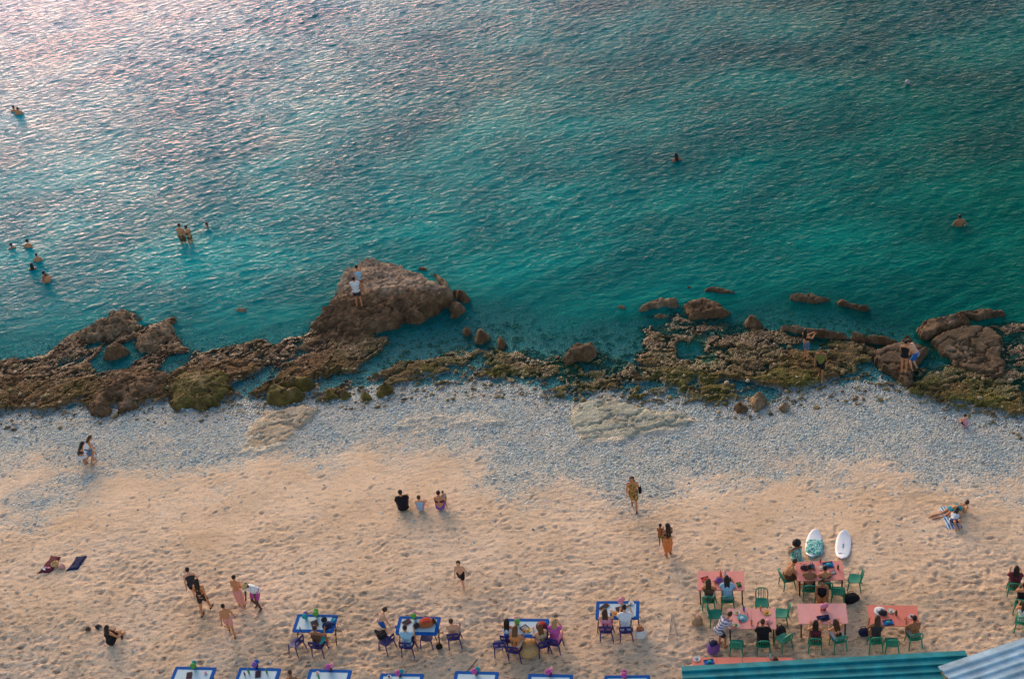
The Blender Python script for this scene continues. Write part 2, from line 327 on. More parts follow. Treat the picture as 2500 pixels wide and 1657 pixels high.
# trampled sand
tr = sstep(-4, -17, dn); ux = Xn * math.cos(R(-8)) + Yn * math.sin(R(-8)); uy = -Xn * math.sin(R(-8)) + Yn * math.cos(R(-8))
ftm = (.5 + .75 * sstep(-.25, .3, fbm(Xn * .22, Yn * .22, 3, 109))) * (.35 + .65 * tr) * (1 - peb * .6) * (dn < 2)
zz += ftm * (.095 * fbm(ux * 1.7, uy * 3.2, 5, 101, .76) - .07 * np.abs(fbm(ux * 2.6, uy * 4.6, 4, 105, .68)) + .10 * fbm(Xn * .3, Yn * .3, 3, 107) * tr)
zz += peb * (dn < 3) * (.030 * fbm(Xn * 5., Yn * 5., 3, 111, .7) + .05 * fbm(Xn * .9, Yn * .9, 3, 113))
Z[near] = zz
xi0 = int(np.searchsorted(xs, -28)); yi0 = int(np.searchsorted(ys, 28.5)); st = .056
for k in range(4200):                  # foot prints
    fx, fy = random.uniform(-27, 24), random.uniform(29, 46); dd_ = fy - np.interp(fx, shore[:, 0], shore[:, 1])
    if random.random() > .15 + .85 * float(sstep(-5, -15, np.array(dd_))) or dd_ > -5: continue
    ii = xi0 + int((fx + 28) / st); jj = yi0 + int((fy - 28.5) / st); r = 5
    sl = (slice(jj - r, jj + r + 1), slice(ii - r, ii + r + 1)); a = random.uniform(0, math.pi)
    ex = (X[sl] - fx) * math.cos(a) + (Y[sl] - fy) * math.sin(a); ey = -(X[sl] - fx) * math.sin(a) + (Y[sl] - fy) * math.cos(a)
    q = (ex / random.uniform(.1, .19)) ** 2 + (ey / random.uniform(.06, .1)) ** 2; Z[sl] += random.uniform(.15, 1.) * (-.055 * np.exp(-q) + .022 * np.exp(-(np.sqrt(q) - 1.5) ** 2 * 3))
full = lambda a: (lambda F: (F.__setitem__(near, a), F)[1])(np.zeros(X.shape))
pale_f = full(pale); peb_f = full(peb); peb_f[(~near) & (D > 0)] = 1
wet = sstep(.16, .0, Z - WL)
GROUND_MAT = ground_material()
beach = tag(grid_mesh('beach', X, Y, Z, GROUND_MAT, {'rock': full(rockm), 'pebble': peb_f, 'weed': full(weed), 'pale': full(pale), 'wet': wet, 'churn': full(.35 + .65 * tr)}), kind='structure')
TX, TY, TZ = xs, ys, Z
def terr(x, y):
    i = min(max(int(np.searchsorted(TX, x)) - 1, 0), len(TX) - 2); j = min(max(int(np.searchsorted(TY, y)) - 1, 0), len(TY) - 2)
    u = (x - TX[i]) / (TX[i + 1] - TX[i]); v = (y - TY[j]) / (TY[j + 1] - TY[j])
    return (TZ[j, i] * (1 - u) + TZ[j, i + 1] * u) * (1 - v) + (TZ[j + 1, i] * (1 - u) + TZ[j + 1, i + 1] * u) * v
ROCKS = []
def surf(x, y):
    z = terr(x, y)
    for x0, y0, s, A in ROCKS:
        i = int((x - x0) / s); j = int((y - y0) / s)
        if 0 <= i < A.shape[1] and 0 <= j < A.shape[0]: z = max(z, A[j, i])
    return z
def ground(px, py):
    d = rayd(px, py)
    z = 2.2
    while z > -4:
        t = (z - CAM_H) / d[2]; x, y = d[0] * t, d[1] * t
        if surf(x, y) >= z: return np.array([x, y, surf(x, y)])
        z -= .02
    return Gz(px, py, WL)

# ------------------------------------------------------------------ the sea
def sea_material():
    m = bpy.data.materials.new('sea_water'); m.use_nodes = True; nt = m.node_tree; L = nt.links.new
    nt.nodes.remove(nt.nodes['Principled BSDF']); out = nt.nodes['Material Output']
    geo = N(nt, 'ShaderNodeNewGeometry'); pos = geo.outputs['Position']
    def nz(sc, det=4., rough=.6, sy=1.):
        mp = N(nt, 'ShaderNodeMapping'); mp.inputs['Rotation'].default_value = (0, 0, R(-14)); mp.inputs['Scale'].default_value = (1, sy, 1); L(pos, mp.inputs['Vector'])
        n = N(nt, 'ShaderNodeTexNoise', Scale=sc, Detail=det, Roughness=rough); L(mp.outputs[0], n.inputs['Vector']); return n.outputs[0]
    body = ramp(nt, nz(.11, 5, .62, 1.6), [(.30, (.0005, .17, .185)), (.45, (.0005, .23, .23)), (.60, (.001, .34, .32)), (.75, (.001, .43, .385))]).outputs[0]
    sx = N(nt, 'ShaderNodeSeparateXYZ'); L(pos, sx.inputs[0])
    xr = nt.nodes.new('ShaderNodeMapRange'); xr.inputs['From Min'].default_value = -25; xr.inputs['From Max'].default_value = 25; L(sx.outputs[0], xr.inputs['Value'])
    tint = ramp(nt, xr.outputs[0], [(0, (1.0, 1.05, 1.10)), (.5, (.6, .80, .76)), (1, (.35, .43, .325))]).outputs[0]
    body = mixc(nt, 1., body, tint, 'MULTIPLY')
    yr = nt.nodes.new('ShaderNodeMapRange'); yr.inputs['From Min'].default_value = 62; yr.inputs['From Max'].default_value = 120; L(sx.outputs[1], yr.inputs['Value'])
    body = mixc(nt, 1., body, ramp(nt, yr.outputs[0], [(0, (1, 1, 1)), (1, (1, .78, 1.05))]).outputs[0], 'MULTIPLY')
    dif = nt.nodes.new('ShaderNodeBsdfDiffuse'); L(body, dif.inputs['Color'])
    tr = nt.nodes.new('ShaderNodeBsdfTransparent'); tr.inputs['Color'].default_value = (.50, .88, .93, 1)
    mx = nt.nodes.new('ShaderNodeMixShader'); L(attr(nt, 'murk'), mx.inputs[0]); L(tr.outputs[0], mx.inputs[1]); L(dif.outputs[0], mx.inputs[2])
    b1 = N(nt, 'ShaderNodeBump', Strength=.55, Distance=.22); L(nz(2.1, 5, .58, 1.5), b1.inputs['Height']); L(b1.outputs[0], dif.inputs['Normal'])
    bs_ = nt.nodes.new('ShaderNodeMapRange'); bs_.inputs['To Min'].default_value = .15; bs_.inputs['To Max'].default_value = 1.25; L(attr(nt, 'murk'), bs_.inputs['Value']); gs_ = nt.nodes.new('ShaderNodeMath'); gs_.operation = 'MULTIPLY'; L(bs_.outputs[0], gs_.inputs[0]); L(ramp(nt, nz(.07, 4, .6, 1.5), [(.3, (.75,) * 3), (.7, (1.1,) * 3)]).outputs[0], gs_.inputs[1]); L(gs_.outputs[0], b1.inputs['Strength'])
    gl = nt.nodes.new('ShaderNodeBsdfGlossy'); gl.inputs['Roughness'].default_value = .16; gl.inputs['Color'].default_value = (.84, .74, 1., 1); L(b1.outputs[0], gl.inputs['Normal'])
    def facing(nrm):
        dp = nt.nodes.new('ShaderNodeVectorMath'); dp.operation = 'DOT_PRODUCT'; L(geo.outputs['Incoming'], dp.inputs[0])
        if nrm is None: dp.inputs[1].default_value = (0, 0, 1)
        else: L(nrm, dp.inputs[1])
        return dp.outputs['Value']
    fx = nt.nodes.new('ShaderNodeMix'); fx.data_type = 'FLOAT'; fx.inputs[0].default_value = .38; L(facing(None), fx.inputs[2]); L(facing(b1.outputs[0]), fx.inputs[3])
    # reflectance of the ruffled surface against the cosine of the viewing angle
    fr = ramp(nt, fx.outputs[0], [(.15, (.36,) * 3), (.26, (.16,) * 3), (.33, (.058,) * 3), (.38, (.019,) * 3), (.43, (.006,) * 3), (.50, (.002,) * 3), (.9, (.0015,) * 3)])
    mf = nt.nodes.new('ShaderNodeMixShader'); L(fr.outputs[0], mf.inputs[0]); L(mx.outputs[0], mf.inputs[1]); L(gl.outputs[0], mf.inputs[2])
    L(mf.outputs[0], out.inputs['Surface']); return m
wxs = spread(-40, 38, .125, -2500, 2500, 1.4); wys = spread(42, 109, .125, 30, 3000, 1.4)
WX, WY = np.meshgrid(wxs, wys)
fade = sstep(160, 110, WY) * sstep(70, 42, np.abs(WX))
ax_ = WX + .5 * fbm(WX * .18, WY * .18, 2, 201); ay_ = WY + .5 * fbm(WX * .18, WY * .18, 2, 203)
WZ = np.zeros(WX.shape, np.float64); wr = np.random.default_rng(3)
ax32, ay32 = ax_.astype(np.float32), ay_.astype(np.float32)
for k in range(64):
    lam = .34 * (4.2) ** (wr.uniform(0, 1) ** 1.5); kk = 2 * math.pi / lam; th = R(-72 + wr.normal() * 27)     # travel direction, mostly shorewards
    sl_ = .027
    WZ += sl_ / kk * 1.15 * (1 - 2 * np.sqrt(np.sin(.5 * kk * (ax32 * math.cos(th) + ay32 * math.sin(th)) + wr.uniform(0, 6.28)) ** 2 + .015))
gust = .75 + .55 * fbm(WX * .05, WY * .07, 3, 207)
from_shore = WY - np.interp(WX, shore[:, 0], shore[:, 1])
shal = .12 + .88 * sstep(2, 10, from_shore)
WZ *= fade * gust * shal
iy = np.clip(np.searchsorted(ys, wys), 0, len(ys) - 1); ix = np.clip(np.searchsorted(xs, wxs), 0, len(xs) - 1)
depth = np.clip(WL - Z[np.ix_(iy, ix)], 0, 20)
murk = 1 - np.exp(-2.1 * depth ** 1.35)
SEA_MAT = sea_material()
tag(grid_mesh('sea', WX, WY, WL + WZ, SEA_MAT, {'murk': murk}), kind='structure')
#PART2
# ------------------------------------------------------------------ single rocks and slabs
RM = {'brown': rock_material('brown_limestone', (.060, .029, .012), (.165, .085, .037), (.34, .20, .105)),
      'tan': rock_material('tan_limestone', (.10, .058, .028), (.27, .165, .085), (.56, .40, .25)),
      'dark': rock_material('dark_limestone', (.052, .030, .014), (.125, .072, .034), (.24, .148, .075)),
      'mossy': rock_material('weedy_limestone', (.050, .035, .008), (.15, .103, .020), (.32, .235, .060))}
def rock(name, label, pts, H, mtl='brown', z0=WL, edge=.2, rough=.12, crest=None, k1=0., k2=0., seed=0, rag=.18, group=None, step=.06, strata=0.):
    """a rock standing on its outline: pts in the 2366 px view, H height above z0; crest = two points of a ridge line"""
    P = DZ(pts, z0); lo = P.min(0) - .5; hi = P.max(0) + .5
    gx = np.arange(lo[0], hi[0], step); gy = np.arange(lo[1], hi[1], step); x, y = np.meshgrid(gx, gy)
    d = sdf(P, x, y) + rag * 1.5 * fbm(x * 1.3 + seed, y * 1.3, 5, seed, .68)
    up = 1 - np.exp(-np.clip(d, 0, 9) / edge) if edge > .2 else sstep(0, edge * 1.8, d)
    ta = seed * 2.4; h = H * up * (1 + .10 * ((x - x.mean()) * math.cos(ta) + (y - y.mean()) * abs(math.sin(ta))))
    if crest:
        a, b = DZ(crest, z0 + H); t = (b - a) / np.linalg.norm(b - a); n = np.array([-t[1], t[0]]); n = n if n[1] > 0 else -n
        q = (x - a[0]) * n[0] + (y - a[1]) * n[1]; h = np.minimum(h, np.maximum(.12, H - k1 * np.clip(-q, 0, 99) - k2 * np.clip(q, 0, 99)) * up)
    h = h + up * rough * (fbm(x * 1.1, y * 1.1, 5, seed + 3, .66) + .9 * np.abs(fbm(x * 2.6, y * 2.6, 4, seed + 7, .72)) + .35 * fbm(x * 6, y * 6, 2, seed + 8))
    h = h - up * .13 * np.exp(-(fbm(x * .55 + seed, y * .75, 4, seed + 21, .6) / .035) ** 2)
    if strata: h = h + up * strata * (np.floor(h / .14 + fbm(x * .8, y * .8, 2, seed)) * .14 - h) * .8
    z = np.where(d > 0, z0 - .25 + (h + .25) * np.minimum(1, d / (step * 1.5) + .25), z0 - .9 + .4 * np.maximum(d, -.5))
    sunlit_pale = (sstep(-.5, .5, q + .5 * fbm(x * 1.4, y * 1.4, 4, seed + 12)) if crest and k2 else .35 * sstep(.1, .5, fbm(x * .9, y * .9, 4, seed + 12))) * sstep(.2, .5, h / H)  # ridged boulder: sunlit top painted paler; other rocks: random pale patches
    c = np.array([P[:, 0].mean(), P[:, 1].mean()])
    o = grid_mesh(name, x - c[0], y - c[1], z - z0, RM[mtl], {'sunlit_pale': sunlit_pale}, keep=(d > -.1)); o.location = (c[0], c[1], z0)
    ROCKS.append((lo[0], lo[1], step, np.where(d > 0, z, -9))); tag(o, label, 'rock', group); return o

c2 = lambda pts: [((700 + x / 2.629) / KD, (600 + y / 2.629) / KD) for x, y in pts]
c1 = lambda pts: [((x / 2.629) / KD, (600 + y / 2.629) / KD) for x, y in pts]
c3 = lambda pts: [((1400 + x / 2.151) / KD, (640 + y / 2.151) / KD) for x, y in pts]
rock('boulder', 'large brown boulder with two people standing on it at the edge of the sea',
     c2([(310, 330), (335, 270), (410, 205), (480, 165), (560, 150), (640, 150), (740, 175), (830, 215), (900, 260), (1000, 305), (1075, 330), (1100, 352), (1040, 395), (960, 450), (850, 500), (760, 500), (735, 530), (600, 555), (520, 590), (450, 640), (330, 630), (220, 580), (140, 520), (235, 450), (330, 380)]),
     .85, 'brown', edge=.19, rough=.16, crest=c2([(300, 300), (1000, 270)]), k1=.26, k2=.02, seed=5, rag=.35)
rock('boulder', 'small round brown rock off the right tip of the large boulder', c2([(1050, 300), (1110, 290), (1160, 310), (1185, 345), (1140, 370), (1090, 350)]), .45, 'brown', seed=8)
rock('boulder', 'brown rock hugging the near right side of the large boulder', c2([(1035, 400), (1090, 370), (1145, 390), (1140, 440), (1090, 475), (1040, 470)]), .35, 'brown', seed=9)
rock('sea_rock', 'thin slanting rock rising from the water right of the boulder top', c2([(930, 180), (970, 180), (1040, 235), (1045, 285), (1005, 285), (970, 235)]), .35, 'tan', seed=10, rag=.1)
rock('sea_rock', 'low pinkish rock breaking the surface just beyond the large boulder', c2([(830, 145), (870, 128), (912, 145), (880, 158)]), .2, 'tan', seed=11, rag=.08)
rock('boulder', 'leftmost of three small round rocks in the pool below the boulder', c2([(1120, 545), (1145, 525), (1185, 530), (1195, 560), (1165, 585), (1130, 575)]), .45, 'brown', seed=12, rag=.08)
rock('boulder', 'middle of three small round rocks in the pool below the boulder', c2([(1195, 590), (1215, 565), (1270, 560), (1310, 575), (1300, 610), (1250, 640), (1205, 630)]), .5, 'brown', seed=13, rag=.1)
rock('boulder', 'rightmost of three small round rocks in the pool below the boulder', c2([(1340, 610), (1365, 585), (1395, 590), (1415, 630), (1390, 670), (1350, 665)]), .5, 'brown', seed=14, rag=.1)
rock('boulder', 'rusty brown boulder amid olive clumps in the middle of the reef', c2([(1755, 740), (1800, 680), (1860, 645), (1920, 660), (1950, 625), (1985, 640), (1995, 700), (1950, 745), (1870, 745), (1800, 770)]), .5, 'brown', seed=15, rag=.15)
rock('boulder', 'dark brown rounded boulder beside the blue pool in the left reef', c1([(652, 720), (690, 680), (750, 645), (810, 655), (845, 680), (800, 715), (740, 735), (680, 745)]), .55, 'brown', seed=16, rag=.08)
rock('sea_rock', 'lone small rock awash in the water left of the boulder', c1([(1500, 415), (1530, 393), (1580, 395), (1592, 412), (1550, 428)]), .25, 'tan', seed=17, rag=.06)
rock('reef_slab', 'pale craggy outcrop jutting into the sea at the far left reef', c1([(490, 580), (530, 540), (640, 490), (710, 440), (800, 410), (850, 425), (840, 470), (910, 465), (890, 520), (820, 560), (760, 600), (660, 610), (560, 625), (500, 620)]), .26, 'tan', seed=18, rough=.34, rag=.6, edge=.3)
rock('reef_slab', 'craggy tan outcrop right of the pale one in the left reef', c1([(840, 640), (880, 590), (950, 555), (1030, 540), (1060, 490), (1100, 460), (1110, 480), (1080, 520), (1140, 540), (1090, 610), (1040, 660), (960, 690), (890, 690)]), .28, 'tan', seed=19, rough=.34, rag=.6, edge=.3)
rock('reef_slab', 'broad smooth brown slab at the shore end of the left reef', c1([(545, 1090), (570, 1000), (640, 920), (720, 840), (790, 815), (900, 820), (1060, 815), (1095, 860), (1010, 950), (950, 990), (880, 1040), (830, 1070), (760, 1070), (780, 1010), (740, 980), (720, 1040), (690, 1085), (620, 1105)]), .42, 'brown', z0=-1.15, seed=20, rough=.16, rag=.35, edge=.3)
rock('reef_slab', 'broad olive brown slab right of the smooth one in the left reef', c1([(1055, 930), (1110, 870), (1180, 820), (1300, 815), (1410, 800), (1480, 850), (1490, 920), (1430, 980), (1400, 1030), (1310, 1050), (1230, 1045), (1150, 1060), (1090, 1060), (1100, 1000)]), .42, 'mossy', z0=-1.15, seed=21, rough=.16, rag=.35, edge=.3)
rock('mossy_boulder', 'long olive green mossy rock lying above the pale sloping slab', c1([(1755, 895), (1830, 885), (1900, 855), (2000, 860), (2035, 890), (1990, 930), (1900, 940), (1810, 915)]), .5, 'mossy', z0=-1.15, seed=22, rag=.1)
rock('mossy_boulder', 'dark mossy boulder at the top of the pale sloping slab', c1([(1695, 985), (1725, 940), (1800, 925), (1880, 945), (1960, 945), (1945, 1000), (1880, 1020), (1810, 1040), (1720, 1020)]), .6, 'mossy', z0=-1.15, seed=23, rag=.12)
for k, (p, lb, sd_) in enumerate((([(565, 950), (600, 905), (650, 890), (690, 900), (690, 935), (640, 965), (580, 985)], 'squat olive boulder at the right end of the mossy row', 24),
        ([(455, 965), (490, 935), (540, 945), (555, 985), (520, 1005), (470, 995)], 'small olive boulder next to the squat one in the mossy row', 25),
        ([(330, 975), (355, 940), (395, 930), (420, 955), (390, 990), (345, 995)], 'second small olive boulder in the mossy row above the pebbles', 26),
        ([(235, 960), (270, 920), (320, 930), (325, 975), (280, 1000), (240, 995)], 'third small olive boulder in the mossy row above the pebbles', 27))):
    rock('mossy_boulder', lb, c2(p), .42, 'mossy', z0=-1.1, seed=sd_, rag=.08)
# right hand side
rock('sea_rock', 'short dark ridge of rock awash in the open sea', c3([(685, 140), (720, 125), (790, 135), (870, 155), (830, 165), (760, 160), (690, 152)]), .14, 'dark', seed=30, rag=.08)
rock('sea_rock', 'tiny dark rock awash left of the short ridge', c3([(585, 130), (610, 120), (632, 130), (605, 140)]), .2, 'dark', seed=31, rag=.05)
rock('sea_rock', 'flat pinkish rock awash far left of the hump of reef', c3([(215, 235), (245, 222), (290, 235), (260, 248)]), .18, 'tan', seed=32, rag=.06)
rock('reef_slab', 'long low brown ridge parallel to the shore in open water', c3([(1115, 185), (1170, 165), (1260, 170), (1340, 190), (1350, 205), (1270, 212), (1180, 205)]), .15, 'dark', seed=33, rag=.2, edge=.1)
rock('reef_slab', 'ragged low ridge continuing the long one to the right', c3([(1370, 205), (1430, 205), (1500, 225), (1565, 240), (1540, 262), (1460, 245), (1390, 225)]), .15, 'dark', seed=34, rag=.2, edge=.1)
rock('reef_slab', 'humped brown rock with a smooth back left of the channel', c3([(570, 235), (600, 205), (680, 195), (760, 220), (830, 265), (800, 295), (700, 300), (600, 300), (590, 265)]), .30, 'brown', seed=35, rag=.2, edge=.2)
rock('reef_slab', 'low tan spit reaching left from the humped brown rock', c3([(330, 265), (380, 220), (460, 195), (540, 195), (570, 225), (540, 245), (470, 230), (390, 250)]), .16, 'tan', seed=36, rag=.22, edge=.1)
rock('reef_slab', 'flat tan rock below the low spit', c3([(410, 285), (450, 268), (510, 275), (500, 292), (440, 296)]), .22, 'tan', seed=37, rag=.06)
rock('reef_slab', 'layered brown rock pile at the left end of the long stone ridge', c3([(885, 320), (900, 295), (960, 290), (1000, 325), (985, 350), (900, 345)]), .36, 'brown', seed=38, rag=.06, strata=.6)
rock('stone_ridge', 'straight narrow stone ridge running from the filming woman to the couple', c3([(1070, 340), (1180, 345), (1270, 372), (1400, 385), (1520, 400), (1640, 415), (1730, 440), (1700, 452), (1600, 430), (1480, 415), (1340, 405), (1240, 390), (1090, 362)]), .32, 'brown', seed=39, rag=.16, edge=.08)
rock('reef_slab', 'large flat dark slab right of the couple', c3([(1860, 420), (1960, 375), (2060, 345), (2160, 345), (2220, 380), (2258, 420), (2250, 480), (2275, 540), (2260, 600), (2180, 605), (2080, 580), (2000, 560), (1930, 490)]), .28, 'dark', seed=40, rag=.22, edge=.08, rough=.05, crest=c3([(1960, 370), (2230, 390)]), k1=.10)
rock('reef_slab', 'triangular flat slab that the couple stand on', c3([(1560, 500), (1640, 460), (1720, 440), (1800, 440), (1870, 470), (1800, 560), (1780, 640), (1760, 672), (1690, 620), (1600, 570)]), .30, 'dark', z0=-1.2, seed=41, rag=.2, edge=.08, rough=.045)
rock('reef_slab', 'stacked layered slab behind the large flat dark one', c3([(1795, 370), (1840, 330), (1940, 305), (2050, 300), (2110, 320), (2040, 345), (1960, 372), (1880, 400), (1820, 410)]), .36, 'brown', seed=42, rag=.2, strata=.7, edge=.1)
rock('reef_slab', 'outermost flat slab reaching into the sea at right', c3([(1985, 268), (2060, 258), (2170, 250), (2260, 258), (2265, 275), (2190, 295), (2110, 305), (2040, 290)]), .20, 'dark', seed=43, rag=.16, strata=.5, edge=.1)
rock('boulder', 'small upright rock beside the woman in black on the slab', c3([(1705, 415), (1740, 392), (1775, 395), (1790, 420), (1740, 430)]), .5, 'brown', seed=44, rag=.05)
rock('boulder', 'tan stone lump on the pebbles below the right reef', c3([(920, 715), (960, 690), (1010, 690), (1020, 720), (990, 770), (950, 785), (930, 750)]), .4, 'tan', z0=-1.05, seed=45, rag=.1)
rock('boulder', 'low tan stone beside the taller lump on the pebbles', c3([(1070, 760), (1090, 735), (1135, 735), (1135, 775), (1100, 795)]), .28, 'tan', z0=-1.02, seed=46, rag=.08)
rock('boulder', 'pair of half buried brown stones between the pool and the pale rock', c3([(835, 760), (850, 735), (900, 735), (925, 770), (890, 795), (850, 790)]), .3, 'brown', z0=-1.05, seed=47, rag=.1)

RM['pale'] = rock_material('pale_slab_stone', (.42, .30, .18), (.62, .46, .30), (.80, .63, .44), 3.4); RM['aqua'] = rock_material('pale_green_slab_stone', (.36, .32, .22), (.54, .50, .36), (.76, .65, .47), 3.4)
rock('pale_slab', 'smooth pale slab sloping down the pebbles below the mossy rocks', [(615, 950), (700, 934), (742, 942), (700, 985), (665, 1020), (600, 1052), (553, 1050), (565, 1000)], .08, 'pale', z0=-.94, seed=50, rag=.22, edge=.16, rough=.06, step=.07)
rock('pale_slab', 'broad pale greenish slab on the pebbles at the centre of the shore', [(1320, 938), (1400, 912), (1500, 945), (1580, 948), (1600, 972), (1510, 998), (1440, 1018), (1345, 1026), (1315, 985)], .08, 'aqua', z0=-.97, seed=51, rag=.35, edge=.16, rough=.07, step=.07)
# loose stones: many small ones on the pebble bank and over the reef flat
def stones(name, n, place, sizes, mtl, seed):
    rn = np.random.default_rng(seed); base = MB().ell((0, 0, 0), (1, 1, 1), seg=6, rings=4); bv = np.array(base.v); bf = base.f; V = []; F = []; k = 0
    tries = 0
    while k < n and tries < n * 12:
        tries += 1; p = place(rn)
        if p is None: continue
        x, y = p; s = sizes[0] * (sizes[1] / sizes[0]) ** (rn.uniform() ** 2); a = rn.uniform(0, 6.28)
        v = bv * (1 + rn.uniform(-.22, .22, (len(bv), 1))) * np.array([s, s * rn.uniform(.6, .95), s * rn.uniform(.4, .7)])
        v = np.stack([v[:, 0] * math.cos(a) - v[:, 1] * math.sin(a) + x, v[:, 0] * math.sin(a) + v[:, 1] * math.cos(a) + y, v[:, 2] + terr(x, y) + s * .12], 1)
        V.append(v); F += [tuple(i + k * len(bv) for i in f) for f in bf]; k += 1
    V = np.concatenate(V); me = bpy.data.meshes.new(name); me.from_pydata(V.tolist(), [], F); me.materials.append(mtl)
    o = bpy.data.objects.new(name, me); C.objects.link(o); return o
def pebble_material(name, stops):
    m = bpy.data.materials.new(name); nt, b = nodes(m); g = N(nt, 'ShaderNodeNewGeometry')
    r = ramp(nt, g.outputs['Random Per Island'], stops); nt.links.new(r.outputs[0], b.inputs['Base Color']); b.inputs['Roughness'].default_value = .7; return m
PEBM = pebble_material('pebble_stone', [(0, (.22, .23, .22)), (.25, (.34, .40, .40)), (.6, (.45, .52, .52)), (.85, (.64, .68, .66)), (1, (.56, .42, .28))])
def pl_bank(rn):
    x = rn.uniform(-26, 24); y = np.interp(x, shore[:, 0], shore[:, 1]) + rn.uniform(-8.5, .3)
    i = min(int((x + 28) / st) + xi0, X.shape[1] - 1); j = min(int((y - 28.5) / st) + yi0, X.shape[0] - 1)
    return (x, y) if rn.uniform() < peb_f[j, i] * 1.2 - .25 and pale_f[j, i] < .2 else None
def pl_sand(rn):
    x = rn.uniform(-27, 24); y = rn.uniform(29, 50); d_ = y - np.interp(x, shore[:, 0], shore[:, 1]); return (x, y) if d_ < -6 and rn.uniform() < .25 + .75 * math.exp(-(d_ + 6) ** 2 / 20) else None
def pl_reef(rn):
    x = rn.uniform(-26, 24); return x, np.interp(x, shore[:, 0], shore[:, 1]) + rn.uniform(-.8, 7)
tag(stones('pebbles', 9000, pl_bank, (.02, .075), PEBM, 1), 'grey and white pebbles covering the upper shore', kind='stuff')
tag(stones('scattered_pebbles', 1300, pl_sand, (.02, .065), PEBM, 2), 'odd pebbles and shell bits scattered on the sand', kind='stuff')
tag(stones('reef_rubble', 2200, pl_reef, (.04, .16), pebble_material('rubble_stone', [(0, (.05, .032, .012)), (.3, (.13, .08, .03)), (.55, (.17, .125, .025)), (.8, (.27, .16, .075)), (1, (.42, .30, .18))]), 3), 'small weedy stones strewn over the reef flat', kind='stuff')
#PART3
# ------------------------------------------------------------------ small-object materials
SKIN = {'fair': mat('skin_fair', (.66, .34, .20), .55, .08, sub=.0), 'tan': mat('skin_tan', (.56, .235, .105), .55, .08), 'brown': mat('skin_brown', (.33, .135, .06), .55, .08), 'dark': mat('skin_dark', (.10, .045, .028), .55, .08)}
HAIR = {'black': mat('hair_black', (.014, .010, .009), .5, .3, 40), 'brown': mat('hair_brown', (.06, .028, .014), .5, .3, 40), 'blonde': mat('hair_blonde', (.42, .24, .10), .5, .25, 40), 'auburn': mat('hair_auburn', (.14, .055, .02), .5, .3, 40)}
_cl = dict(white=(.72, .70, .70), cream=(.62, .54, .42), black=(.016, .015, .018), charcoal=(.04, .038, .045), navy=(.02, .025, .075), blue=(.02, .13, .42), skyblue=(.32, .50, .62), denim=(.10, .16, .27), teal=(.03, .30, .32), green=(.06, .22, .06), olive=(.16, .16, .04), yellow=(.66, .40, .06), orange=(.66, .22, .07), rust=(.38, .11, .04), red=(.55, .06, .04), pink=(.72, .26, .34), magenta=(.52, .09, .30), salmon=(.72, .32, .26), purple=(.22, .10, .34), maroon=(.13, .025, .04), brown=(.12, .06, .035), tan=(.46, .30, .17), grey=(.30, .30, .31), straw=(.58, .36, .15), lime=(.12, .34, .06))
def cloth_m(c): return mat('cloth_' + c, _cl[c], .85, .16, 14, .15, .25, 50)
def stripe_m(name, a, b, sc, axis='Z'):
    if name in MATS: return MATS[name]
    m = bpy.data.materials.new(name); nt, bs = nodes(m); tc = N(nt, 'ShaderNodeTexCoord'); w = N(nt, 'ShaderNodeTexWave', Scale=sc, Distortion=.3); w.bands_direction = axis
    nt.links.new(tc.outputs['Object'], w.inputs['Vector']); r = ramp(nt, w.outputs['Fac'], [(.45, a), (.55, b)]); nt.links.new(r.outputs[0], bs.inputs['Base Color']); bs.inputs['Roughness'].default_value = .9
    MATS[name] = m; return m
def print_m(name, a, b, c, sc=26.):
    if name in MATS: return MATS[name]
    m = bpy.data.materials.new(name); nt, bs = nodes(m); tc = N(nt, 'ShaderNodeTexCoord'); v = N(nt, 'ShaderNodeTexNoise', Scale=sc, Detail=1.)
    nt.links.new(tc.outputs['Object'], v.inputs['Vector']); r = ramp(nt, v.outputs[0], [(.40, a), (.48, b), (.60, c)]); r.color_ramp.interpolation = 'CONSTANT'; nt.links.new(r.outputs[0], bs.inputs['Base Color']); bs.inputs['Roughness'].default_value = .9
    MATS[name] = m; return m
def CM(c):
    if c == 'striped': return stripe_m('cloth_striped', (.62, .60, .62), (.20, .13, .20), 5.2)
    if c == 'floral': return print_m('cloth_floral', (.55, .26, .08), (.28, .17, .03), (.05, .05, .02), 16)
    if c == 'patterned': return print_m('cloth_patterned', (.20, .15, .14), (.45, .38, .36), (.10, .08, .09), 30)
    if c == 'teal_print': return print_m('cloth_teal_print', (.02, .25, .24), (.40, .62, .64), (.04, .38, .22), 12)
    return cloth_m(c)
WOOD = mat('dark_wood', (.060, .030, .018), .7, .3, 18, .3); STEEL = mat('dark_steel', (.045, .035, .032), .5, .2)
PURPLE = mat('purple_plastic', (.012, .016, .15), .5, .08, 4, .4); GREENP = mat('green_plastic', (.004, .24, .14), .45, .10, 4, .4)
BLUE_RIM = mat('blue_paint', (.001, .085, .33), .8, .12, 6, .12, .15, 30); PANEL = mat('white_panel', (.47, .60, .64), .35, .06, 3, .5)
PINKS = [mat('pink_paint_%d' % i, c, .5, .07, 3, .4) for i, c in enumerate(((.78, .255, .20), (.76, .235, .18), (.78, .30, .25), (.78, .33, .29), (.76, .19, .12)))]
PLAST = {}
def PL(c, r=.4): return mat('gloss_' + c, _cl[c], r, .1, 8, .4)

